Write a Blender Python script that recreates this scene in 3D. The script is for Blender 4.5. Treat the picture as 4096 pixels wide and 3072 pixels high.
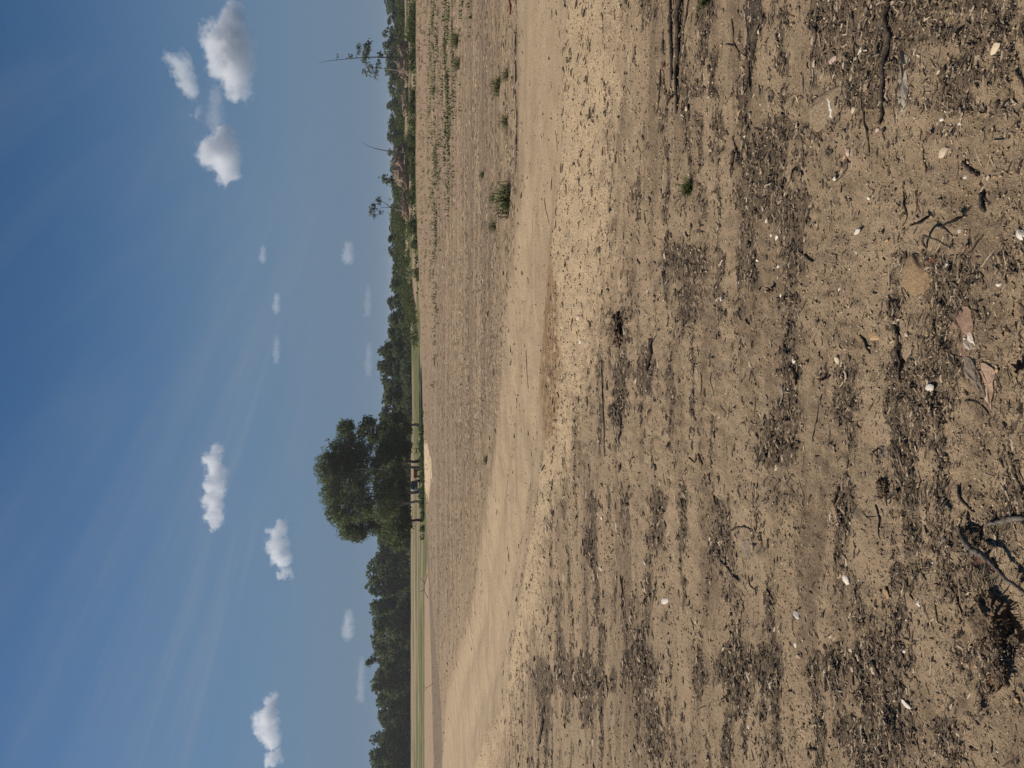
import bpy, bmesh, math, random
import numpy as np
from mathutils import Vector, Matrix

# ------------------------------------------------------------------ scene, camera, sky, sun
for o in list(bpy.data.objects):
    bpy.data.objects.remove(o)
SC = bpy.context.scene
COL = SC.collection
random.seed(7)
RNG = np.random.default_rng(7)
R = math.radians

PITCH = math.atan((2048 - 1590) / 3000.0)          # the phone looks a little below the horizon
cam_data = bpy.data.cameras.new("camera")
cam_data.sensor_width = 36.0
cam_data.lens = 36.0 * 3000 / 4096
cam_data.clip_start = 0.05
cam_data.clip_end = 20000
cam = bpy.data.objects.new("camera", cam_data)
COL.objects.link(cam)
fwd = Vector((0, math.cos(PITCH), -math.sin(PITCH)))
up = Vector((0, math.sin(PITCH), math.cos(PITCH)))
right = Vector((1, 0, 0))
# the phone was held on its side: the sky lies at the picture's left
rot = Matrix((-up, right, -fwd)).transposed().to_4x4()
cam.matrix_world = Matrix.Translation((0, 0, 1.6)) @ rot
SC.camera = cam

SUN_ELEV, SUN_AZ = R(48), R(-74)                   # azimuth from straight ahead (+Y), negative = left
sun_dir = Vector((math.sin(SUN_AZ) * math.cos(SUN_ELEV), math.cos(SUN_AZ) * math.cos(SUN_ELEV), math.sin(SUN_ELEV)))
sun_data = bpy.data.lights.new("sun", 'SUN')
sun_data.energy = 5.0
sun_data.angle = R(0.53)
sun_data.color = (1.0, 0.92, 0.81)
sun = bpy.data.objects.new("sun", sun_data)
sun.rotation_euler = (-sun_dir).to_track_quat('-Z', 'Y').to_euler()
COL.objects.link(sun)

world = bpy.data.worlds.new("World")
SC.world = world
world.use_nodes = True
wn, wl = world.node_tree.nodes, world.node_tree.links
wn.clear()
w_out = wn.new('ShaderNodeOutputWorld')
w_bg = wn.new('ShaderNodeBackground')
w_sky = wn.new('ShaderNodeTexSky')
w_sky.sky_type = 'NISHITA'
w_sky.sun_disc = False
w_sky.sun_elevation = SUN_ELEV
w_sky.sun_rotation = SUN_AZ
w_sky.altitude = 1500
w_sky.air_density = 1.0
w_sky.dust_density = 0.25
w_sky.ozone_density = 3.0
w_bg.inputs['Strength'].default_value = 0.06


def wmath(op, a, b=None, clamp=False):
    n = wn.new('ShaderNodeMath')
    n.operation = op
    n.use_clamp = clamp
    for i, v in enumerate((a, b)):
        if v is None:
            continue
        if isinstance(v, (int, float)):
            n.inputs[i].default_value = v
        else:
            wl.new(v, n.inputs[i])
    return n.outputs[0]


# high thin cirrus: noise on a sheet far above the ground, drawn out along the wind
w_tc = wn.new('ShaderNodeTexCoord')
w_sep = wn.new('ShaderNodeSeparateXYZ')
wl.new(w_tc.outputs['Generated'], w_sep.inputs[0])
dz = wmath('MAXIMUM', wmath('ADD', w_sep.outputs[2], 0.02), 0.03)
px_ = wmath('DIVIDE', w_sep.outputs[0], dz)
py_ = wmath('DIVIDE', w_sep.outputs[1], dz)
along = wmath('ADD', wmath('MULTIPLY', px_, 0.5), wmath('MULTIPLY', py_, 0.866))
across = wmath('SUBTRACT', wmath('MULTIPLY', px_, 0.866), wmath('MULTIPLY', py_, 0.5))
w_plane = wn.new('ShaderNodeCombineXYZ')
wl.new(wmath('MULTIPLY', along, 0.30), w_plane.inputs[0])
wl.new(across, w_plane.inputs[1])


def wisps(scale_along, scale_across, scale, detail, dist, shift, lo, hi):
    mp_ = wn.new('ShaderNodeMapping')
    mp_.inputs['Scale'].default_value = (scale_along, scale_across, 1)
    mp_.inputs['Location'].default_value = (shift, shift * .37, shift * .11)
    wl.new(w_plane.outputs[0], mp_.inputs['Vector'])
    nz = wn.new('ShaderNodeTexNoise')
    nz.inputs['Scale'].default_value = scale
    nz.inputs['Detail'].default_value = detail
    nz.inputs['Roughness'].default_value = 0.58
    nz.inputs['Distortion'].default_value = dist
    wl.new(mp_.outputs[0], nz.inputs['Vector'])
    r = wn.new('ShaderNodeMapRange')
    r.interpolation_type = 'SMOOTHSTEP'
    r.inputs['From Min'].default_value = lo
    r.inputs['From Max'].default_value = hi
    wl.new(nz.outputs[0], r.inputs['Value'])
    return r.outputs[0]


broad = wisps(1.0, 1.0, 1.15, 4, 0.5, 3.1, .42, .80)
fibres = wisps(.6, 2.4, 1.4, 5, 1.0, 7.7, .34, .86)
mid = wisps(.8, 1.7, 1.3, 5, .8, 12.4, .48, .78)


def band(centre, width, amount):
    w0 = wisps(.9, .35, 1.0, 2, .2, centre, 0.0, 1.0)
    t = wmath('SUBTRACT', across, wmath('ADD', wmath('MULTIPLY', w0, 1.1), centre - 0.55))
    g = wmath('POWER', 2.718, wmath('MULTIPLY', wmath('MULTIPLY', t, t), -1.0 / (width * width)))
    return wmath('MULTIPLY', wmath('MULTIPLY', g, wmath('ADD', wmath('MULTIPLY', fibres, .8), .35)), amount)


cirrus = wmath('ADD', wmath('MULTIPLY', broad, wmath('ADD', wmath('MULTIPLY', fibres, 0.28), .05)), wmath('MULTIPLY', mid, .11))
cirrus = wmath('ADD', cirrus, wmath('ADD', wmath('ADD', band(-2.5, 0.34, 0.30), band(-1.9, 0.5, 0.15)), band(-3.45, 0.26, 0.20)))
cirrus = wmath('MINIMUM', cirrus, 0.5)
fade = wmath('MULTIPLY', wmath('SUBTRACT', w_sep.outputs[2], 0.06), 7.0, clamp=True)
cirrus = wmath('MULTIPLY', cirrus, fade)
w_mix = wn.new('ShaderNodeMix')
w_mix.data_type = 'RGBA'
w_mix.inputs['B'].default_value = (4.2, 4.9, 5.6, 1)
wl.new(cirrus, w_mix.inputs['Factor'])
# low sky: damp summer air veils the blue towards the horizon, alike all round
w_haze = wn.new('ShaderNodeMix')
w_haze.data_type = 'RGBA'
w_haze.inputs['B'].default_value = (2.25, 3.3, 4.7, 1)
w_low = wn.new('ShaderNodeMapRange')
w_low.interpolation_type = 'SMOOTHSTEP'
w_low.inputs['From Min'].default_value = 0.44
w_low.inputs['From Max'].default_value = 0.0
wl.new(w_sep.outputs[2], w_low.inputs['Value'])
wl.new(w_low.outputs[0], w_haze.inputs['Factor'])
w_tint = wn.new('ShaderNodeMix')
w_tint.data_type, w_tint.blend_type = 'RGBA', 'MULTIPLY'
w_tint.inputs['Factor'].default_value = 1.0
w_tint.inputs['B'].default_value = (0.63, 0.93, 1.07, 1)
wl.new(w_sky.outputs[0], w_tint.inputs['A'])
wl.new(w_tint.outputs['Result'], w_haze.inputs['A'])
wl.new(w_haze.outputs['Result'], w_mix.inputs['A'])
wl.new(w_mix.outputs['Result'], w_bg.inputs['Color'])
wl.new(w_bg.outputs[0], w_out.inputs['Surface'])

SC.view_settings.view_transform = 'Standard'
SC.view_settings.look = 'None'
SC.view_settings.gamma = 1
SC.view_settings.use_curve_mapping = False
SC.view_settings.exposure = 0.1
SC.cycles.max_bounces = 8
SC.cycles.diffuse_bounces = 2
SC.cycles.glossy_bounces = 1
SC.cycles.transmission_bounces = 2
SC.cycles.transparent_max_bounces = 4
SC.cycles.volume_bounces = 6
SC.cycles.volume_step_rate = 1.0
SC.cycles.caustics_reflective = False
SC.cycles.caustics_refractive = False
SC.cycles.sampling_pattern = 'TABULATED_SOBOL'
SC.cycles.use_adaptive_sampling = True
SC.cycles.adaptive_threshold = 0.006
SC.cycles.use_denoising = True
SC.cycles.denoiser = 'OPENIMAGEDENOISE'
SC.cycles.denoising_input_passes = 'RGB_ALBEDO_NORMAL'
SC.cycles.denoising_prefilter = 'NONE'


# ------------------------------------------------------------------ helpers
def tag(o, label=None, category=None, group=None, kind=None):
    if label:
        o["label"] = label
    if category:
        o["category"] = category
    if group:
        o["group"] = group
    if kind:
        o["kind"] = kind
    return o


def link(name, me, parent=None, loc=(0, 0, 0)):
    o = bpy.data.objects.new(name, me)
    COL.objects.link(o)
    o.location = loc
    if parent:
        o.parent = parent
    return o


def empty(name, loc, rz=0.0):
    o = bpy.data.objects.new(name, None)
    o.empty_display_size = 0.2
    COL.objects.link(o)
    o.location = loc
    o.rotation_euler = (0, 0, rz)
    return o


def mesh_np(name, verts, faces, mat, smooth=False):
    """verts n x 3, faces m x k (all the same k)"""
    verts = np.ascontiguousarray(verts, dtype=np.float32)
    faces = np.ascontiguousarray(faces, dtype=np.int32)
    me = bpy.data.meshes.new(name)
    k = faces.shape[1]
    me.vertices.add(len(verts))
    me.vertices.foreach_set('co', verts.ravel())
    me.loops.add(faces.size)
    me.loops.foreach_set('vertex_index', faces.ravel())
    me.polygons.add(len(faces))
    me.polygons.foreach_set('loop_start', np.arange(0, faces.size, k, dtype=np.int32))
    me.polygons.foreach_set('loop_total', np.full(len(faces), k, dtype=np.int32))
    if smooth:
        me.polygons.foreach_set('use_smooth', np.ones(len(faces), dtype=bool))
    me.update(calc_edges=True)
    if mat:
        me.materials.append(mat)
    return me


def scatter_np(tv, tf, pos, rotm, scl):
    """copies of a template (tv, tf) at pos, rotated by rotm (n,3,3), scaled by scl (n,3)"""
    n, m = len(pos), tv.shape[-2]
    if tv.ndim == 2:
        v = tv[None] * scl[:, None, :]
    else:
        v = tv * scl[:, None, :]
    v = np.einsum('nij,nmj->nmi', rotm, v) + pos[:, None, :]
    f = tf[None] + (np.arange(n) * m)[:, None, None]
    return v.reshape(-1, 3), f.reshape(-1, tf.shape[1])


def rot_zxy(rz, rx, ry):
    cz, sz, cx, sx, cy, sy = np.cos(rz), np.sin(rz), np.cos(rx), np.sin(rx), np.cos(ry), np.sin(ry)
    z0, z1 = np.zeros_like(rz), np.ones_like(rz)
    Z = np.stack([np.stack([cz, -sz, z0], -1), np.stack([sz, cz, z0], -1), np.stack([z0, z0, z1], -1)], -2)
    X = np.stack([np.stack([z1, z0, z0], -1), np.stack([z0, cx, -sx], -1), np.stack([z0, sx, cx], -1)], -2)
    Y = np.stack([np.stack([cy, z0, sy], -1), np.stack([z0, z1, z0], -1), np.stack([-sy, z0, cy], -1)], -2)
    return Z @ X @ Y


def ss(a, b, t):
    t = np.clip((t - a) / (b - a), 0, 1)
    return t * t * (3 - 2 * t)


def hash2(ix, iy, seed):
    h = (ix.astype(np.int64) * 374761393 + iy.astype(np.int64) * 668265263 + seed * 982451653) & 0xFFFFFFFF
    h = ((h ^ (h >> 13)) * 1274126177) & 0xFFFFFFFF
    h = ((h ^ (h >> 16)) * 2246822519) & 0xFFFFFFFF
    return ((h ^ (h >> 15)) & 0xFFFF) / 65535.0


def vnoise(x, y, seed=0):
    """gradient noise, 0..1"""
    ix, iy = np.floor(x), np.floor(y)
    fx, fy = x - ix, y - iy
    ux, uy = fx * fx * fx * (fx * (fx * 6 - 15) + 10), fy * fy * fy * (fy * (fy * 6 - 15) + 10)

    def corner(dx, dy):
        a_ = hash2(ix + dx, iy + dy, seed) * 6.2832
        return np.cos(a_) * (fx - dx) + np.sin(a_) * (fy - dy)
    n0, n1, n2, n3 = corner(0, 0), corner(1, 0), corner(0, 1), corner(1, 1)
    n = (n0 + (n1 - n0) * ux) * (1 - uy) + (n2 + (n3 - n2) * ux) * uy
    return np.clip(.5 + .95 * n, 0, 1)


def fbm(x, y, octaves=4, seed=0, gain=0.5):
    """octaves turned against each other, so that no grid shows"""
    t, amp, tot = 0, 1.0, 0
    for k in range(octaves):
        c, s = math.cos(0.6 + 1.1 * k), math.sin(0.6 + 1.1 * k)
        f = 1.97 ** k
        t = t + amp * vnoise((x * c - y * s) * f + 17.3 * k, (x * s + y * c) * f - 9.1 * k, seed + k)
        tot += amp
        amp *= gain
    return t / tot


class Mat:
    """a small node-tree writer"""

    def __init__(self, name):
        self.m = bpy.data.materials.new(name)
        self.m.use_nodes = True
        self.n, self.l = self.m.node_tree.nodes, self.m.node_tree.links
        self.n.clear()
        self.out = self.n.new('ShaderNodeOutputMaterial')

    def put(self, sock, v):
        if isinstance(v, bpy.types.NodeSocket):
            self.l.new(v, sock)
        elif isinstance(v, (tuple, list)) and len(v) == 3 and sock.type == 'RGBA':
            sock.default_value = (*v, 1)
        else:
            sock.default_value = v

    def node(self, kind, **kw):
        nd = self.n.new(kind)
        for k, v in kw.items():
            if hasattr(nd, k) and k not in nd.inputs:
                setattr(nd, k, v)
            else:
                self.put(nd.inputs[k.replace('_', ' ')] if k.replace('_', ' ') in nd.inputs else nd.inputs[k], v)
        return nd

    def math(self, op, a, b=0.0, clamp=False):
        nd = self.n.new('ShaderNodeMath')
        nd.operation, nd.use_clamp = op, clamp
        self.put(nd.inputs[0], a)
        self.put(nd.inputs[1], b)
        return nd.outputs[0]

    def mix(self, f, a, b, blend='MIX'):
        nd = self.n.new('ShaderNodeMix')
        nd.data_type, nd.blend_type = 'RGBA', blend
        self.put(nd.inputs['Factor'], f)
        self.put(nd.inputs['A'], a)
        self.put(nd.inputs['B'], b)
        return nd.outputs['Result']

    def noise(self, scale, detail=3, rough=0.55, vec=None, dist=0.0):
        nd = self.n.new('ShaderNodeTexNoise')
        nd.inputs['Scale'].default_value = scale
        nd.inputs['Detail'].default_value = detail
        nd.inputs['Roughness'].default_value = rough
        nd.inputs['Distortion'].default_value = dist
        if vec is not None:
            self.l.new(vec, nd.inputs['Vector'])
        return nd.outputs[0]

    def ramp(self, f, stops):
        nd = self.n.new('ShaderNodeValToRGB')
        e = nd.color_ramp.elements
        while len(e) < len(stops):
            e.new(0.5)
        for k, (p, c) in enumerate(stops):
            e[k].position = p
            e[k].color = (*c, 1) if len(c) == 3 else c
        self.put(nd.inputs[0], f)
        return nd.outputs[0]

    def step(self, f, a, b):
        nd = self.n.new('ShaderNodeMapRange')
        nd.interpolation_type = 'SMOOTHSTEP'
        self.put(nd.inputs['Value'], f)
        nd.inputs['From Min'].default_value = a
        nd.inputs['From Max'].default_value = b
        return nd.outputs[0]

    def coords(self, kind='Object'):
        return self.n.new('ShaderNodeTexCoord').outputs[kind]

    def island(self):
        return self.n.new('ShaderNodeNewGeometry').outputs['Random Per Island']

    def bump(self, h, strength=0.5, dist=0.02, normal=None):
        nd = self.n.new('ShaderNodeBump')
        nd.inputs['Strength'].default_value = strength
        nd.inputs['Distance'].default_value = dist
        self.l.new(h, nd.inputs['Height'])
        if normal is not None:
            self.l.new(normal, nd.inputs['Normal'])
        return nd.outputs[0]

    def surface(self, color, rough=0.85, normal=None, spec=0.25, metal=0.0):
        b = self.n.new('ShaderNodeBsdfPrincipled')
        self.put(b.inputs['Base Color'], color)
        self.put(b.inputs['Roughness'], rough)
        b.inputs['Specular IOR Level'].default_value = spec
        b.inputs['Metallic'].default_value = metal
        if normal is not None:
            self.l.new(normal, b.inputs['Normal'])
        self.l.new(b.outputs[0], self.out.inputs['Surface'])
        return self.m


def speckled(name, c0, c1, scale, rough=0.85, bump=0.5, bscale=None, dist=0.01, c2=None, spec=0.25, stretch=None):
    m = Mat(name)
    v = m.coords()
    if stretch:
        mp = m.n.new('ShaderNodeMapping')
        mp.inputs['Scale'].default_value = stretch
        m.l.new(v, mp.inputs['Vector'])
        v = mp.outputs[0]
    f = m.noise(scale, 5, 0.6, v)
    stops = [(0.32, c0), (0.68, c1)] if c2 is None else [(0.30, c0), (0.55, c1), (0.72, c2)]
    col = m.ramp(f, stops)
    return m.surface(col, rough, m.bump(m.noise(bscale or scale * 2.5, 5, 0.65, v), bump, dist), spec)


def by_island(name, stops, rough=0.9, bscale=60, bump=0.4, dist=0.004, spec=0.15):
    m = Mat(name)
    col = m.ramp(m.island(), stops)
    v = m.coords()
    f = m.noise(bscale, 4, 0.6, v)
    col = m.mix(0.55, col, m.mix(f, (0.45, 0.45, 0.45), (1.5, 1.5, 1.5)), 'MULTIPLY')
    return m.surface(col, rough, m.bump(f, bump, dist), spec)


def foliage(name, stops, trans=0.18):
    m = Mat(name)
    col = m.ramp(m.island(), stops)
    d = m.node('ShaderNodeBsdfPrincipled', Base_Color=col, Roughness=0.75)
    d.inputs['Specular IOR Level'].default_value = 0.15
    t = m.node('ShaderNodeBsdfTranslucent', Color=m.mix(0.5, col, (0.09, 0.135, 0.035)))
    x = m.node('ShaderNodeMixShader')
    x.inputs[0].default_value = trans
    m.l.new(d.outputs[0], x.inputs[1])
    m.l.new(t.outputs[0], x.inputs[2])
    m.l.new(x.outputs[0], m.out.inputs['Surface'])
    return m.m


# ------------------------------------------------------------------ measured places (metres; +Y is straight ahead)
PEBBLES = [
    (1.198, 2.485, 0.021, 0.046, 'white', 'bright white quartz pebble beside a dark stick near the top edge'),
    (0.927, 1.844, 0.023, 0.046, 'cream', 'pale angular flat stone with a ragged point near the top right corner'),
    (0.709, 2.067, 0.027, 0.045, 'cream', 'cream flat stone with yellow stains, largest pale stone in the upper right'),
    (1.235, 2.648, 0.023, 0.05, 'pink', 'pink and white elongated pebble above the large brown rock'),
    (1.003, 2.521, 0.02, 0.033, 'cream', 'small cream pebble beside the broad tan rock'),
    (0.882, 2.38, 0.014, 0.022, 'pink', 'small pinkish pebble at the lower end of the dark broken branch'),
    (1.177, 2.429, 0.011, 0.021, 'cream', 'thin cream chip just right of the white quartz pebble'),
    (1.069, 2.079, 0.011, 0.02, 'pink', 'small pale pink pebble in the upper right soil'),
    (0.951, 2.061, 0.011, 0.018, 'cream', 'small white pebble right of the grey bark slab'),
    (0.803, 2.054, 0.011, 0.018, 'white', 'pale chip in front of the torn root mat, upper right'),
    (0.854, 2.552, 0.026, 0.04, 'pink', 'pink lumpy stone left of the cream flat stone'),
    (0.843, 2.576, 0.02, 0.031, 'orange', 'orange tinted pebble touching the pink lumpy stone'),
    (0.765, 1.98, 0.01, 0.015, 'white', 'tiny white pebble near the curled rootlet in the upper right'),
    (0.397, 1.769, 0.024, 0.039, 'white', 'white rounded stone with a brown stained end at the right edge'),
    (0.359, 2.033, 0.018, 0.025, 'white', 'bright white pebble to the right of the pointed tan rock'),
    (0.553, 2.5, 0.018, 0.039, 'white', 'tall white chip left of the forked root'),
    (0.78, 2.629, 0.015, 0.033, 'white', 'white chip with a straight edge beside a curved dark stick'),
    (0.606, 1.972, 0.012, 0.015, 'white', 'small white pebble above the black curved stick end'),
    (0.579, 1.882, 0.013, 0.016, 'cream', 'small cream pebble beyond the black curved stick'),
    (0.657, 2.433, 0.011, 0.018, 'white', 'small round white pebble next to a black bark flake'),
    (0.621, 2.389, 0.012, 0.027, 'orange', 'slender orange pebble on damp soil'),
    (0.451, 1.984, 0.012, 0.013, 'white', 'small white pebble between the upright root stubs'),
    (0.487, 2.324, 0.01, 0.022, 'orange', 'orange pebble by the short dark twig'),
    (0.48, 2.51, 0.011, 0.017, 'cream', 'small cream pebble on smooth soil left of the pointed rock'),
    (0.376, 2.341, 0.01, 0.022, 'orange', 'narrow pale orange chip beside the mulch edge'),
    (0.273, 1.832, 0.011, 0.016, 'white', 'white chip beside the shredded straw mat at the right'),
    (0.168, 2.393, 0.029, 0.051, 'orange', 'orange tan flat stone at the edge of the dark mulch'),
    (0.163, 2.232, 0.015, 0.019, 'pink', 'pink and white pebble right of the long dark stick'),
    (0.092, 2.629, 0.024, 0.034, 'cream', 'cream rounded pebble left of the red brown leaf mulch'),
    (-0.011, 2.107, 0.023, 0.032, 'white', 'pale rounded pebble lying in the middle of the dark mulch'),
    (0.037, 1.866, 0.012, 0.022, 'orange', 'white pebble with an orange side beside the pink shard'),
    (0.045, 2.085, 0.011, 0.012, 'white', 'tiny white pebble in line with two others in the mulch'),
    (-0.078, 2.191, 0.013, 0.027, 'grey', 'pale grey flat chip set in the mulch hollow'),
    (-0.475, 2.057, 0.014, 0.028, 'grey', 'dark grey flint flake alone on smooth sand'),
    (-0.731, 2.578, 0.031, 0.053, 'white', 'large white knobbly stone beside a curled bark strip'),
    (-0.718, 2.35, 0.025, 0.04, 'orange', 'tan orange rounded stone under the fallen brown twigs'),
    (-0.698, 2.165, 0.019, 0.035, 'white', 'white chip split by a dark side, left of the root clod'),
    (-0.279, 2.105, 0.017, 0.03, 'tan', 'tan pebble next to the twisted fibre bundle'),
    (-0.561, 2.121, 0.008, 0.017, 'white', 'narrow white chip on bare soil left of the arching root'),
    (-1.049, 2.233, 0.024, 0.053, 'white', 'chalky white lump pressed against a short dark stick'),
    (-0.876, 2.24, 0.015, 0.028, 'white', 'white angular pebble on plain soil left of the clod'),
    (-0.98, 2.543, 0.015, 0.024, 'cream', 'cream pebble above the long splintered stick'),
    (-1.043, 2.523, 0.016, 0.024, 'pink', 'pinkish pebble amid loose gravel by the splintered stick'),
    (-1.093, 2.292, 0.008, 0.015, 'white', 'small white pebble just left of the chalky lump'),
    (-1.088, 2.413, 0.012, 0.016, 'tan', 'small ringed tan pebble on bare soil'),
    (-0.844, 1.778, 0.012, 0.017, 'orange', 'pale orange angular pebble near the lower right edge'),
    (-1.039, 1.996, 0.01, 0.023, 'cream', 'ragged cream chip near the bottom right'),
    (-1.08, 2.051, 0.018, 0.033, 'grey', 'smooth grey stone standing over a dark hole at the bottom'),
    (-1.017, 1.851, 0.007, 0.014, 'white', 'tiny white chip close to the bottom right corner'),
    (0.36, 2.632, 0.009, 0.015, 'white', 'tiny white pebble on the smooth soil above the mulch'),
    (0.8, 3.216, 0.016, 0.034, 'white', 'upper chunk of the crumbling white rock line'),
    (0.744, 3.189, 0.02, 0.044, 'white', 'middle chunk of the crumbling white rock line'),
    (0.669, 3.155, 0.016, 0.034, 'white', 'squared white stone at the lower end of the white rock line'),
    (0.646, 3.094, 0.024, 0.048, 'white', 'white angular stone right of the white rock line'),
    (0.883, 2.959, 0.033, 0.073, 'tan', 'brown block stone with a dark shadowed side'),
    (1.602, 4.161, 0.031, 0.069, 'cream', 'cream oval stone by the split bark branches'),
    (1.632, 3.264, 0.016, 0.033, 'cream', 'cream square chip on the rotten log'),
    (1.528, 3.072, 0.013, 0.029, 'cream', 'cream pebble beyond the rotten log'),
    (0.52, 3.108, 0.015, 0.023, 'white', 'white pebble at the upper end of the mulch strip'),
    (0.475, 3.11, 0.015, 0.031, 'cream', 'cream oblong pebble beside the curled root end'),
    (0.388, 3.08, 0.015, 0.023, 'white', 'white pebble just right of the red leaf'),
    (0.577, 3.295, 0.014, 0.03, 'white', 'white pebble in the trampled strip above the red leaf'),
    (0.505, 3.513, 0.015, 0.032, 'white', 'small white chip in the upper middle soil'),
    (0.448, 3.71, 0.031, 0.03, 'white', 'twin lumped white pebble on mid ground soil'),
    (0.101, 2.965, 0.023, 0.033, 'white', 'white pebble set on top of the long mulch strip'),
    (-0.964, 2.921, 0.025, 0.046, 'white', 'white square cornered stone with a black hollow above it'),
    (-1.097, 2.933, 0.019, 0.027, 'white', 'white pebble below the square cornered stone'),
    (-1.131, 2.899, 0.014, 0.027, 'pink', 'pink pebble below the square cornered stone'),
    (-1.393, 4.623, 0.041, 0.09, 'white', 'chalky white smear stone in the lower left middle ground'),
    (-1.635, 3.368, 0.014, 0.028, 'white', 'small white pebble alone in the lower mid ground'),
    (-1.129, 2.728, 0.012, 0.015, 'white', 'tiny white pebble near the splintered stick'),
    (0.405, 6.972, 0.047, 0.073, 'white', 'bright white lump at the end of the white gravel spill'),
    (0.639, 7.084, 0.052, 0.11, 'pink', 'pinkish white lump in the white gravel spill'),
    (0.993, 8.449, 0.079, 0.073, 'grey', 'dark grey rounded stone standing on the smooth dirt track'),
    (0.642, 4.951, 0.024, 0.022, 'white', 'small white stone by the far side of the black hollow'),
    (1.505, 15.884, 0.157, 0.079, 'orange', 'yellow tan stone lying in the chaff field'),
    (-1.582, 6.234, 0.025, 0.039, 'white', 'small white stone in the lower part of the gravel band'),
    (-1.142, 6.192, 0.021, 0.046, 'white', 'upright white chip in the streaky mid ground'),
    (-1.237, 4.98, 0.02, 0.045, 'white', 'white double chip on grey soil in the lower mid ground'),
]
ROCKS = [
    (1.057, 2.666, 0.139, 0.242, 'rockbrown', 'boulder', 'large flat brown rock with a white streak half sunk in soil'),
    (0.354, 2.16, 0.14, 0.149, 'rocktan', 'rock', 'pointed tan brown rock with a dark tip beside mulch'),
    (1.157, 2.752, 0.054, 0.07, 'rockbrown', 'rock', 'smaller brown rock behind the large streaked rock'),
    (1.094, 3.371, 0.047, 0.054, 'rocktan', 'rock', 'low tan stone between the twigs in the upper mid ground'),
]
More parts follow.
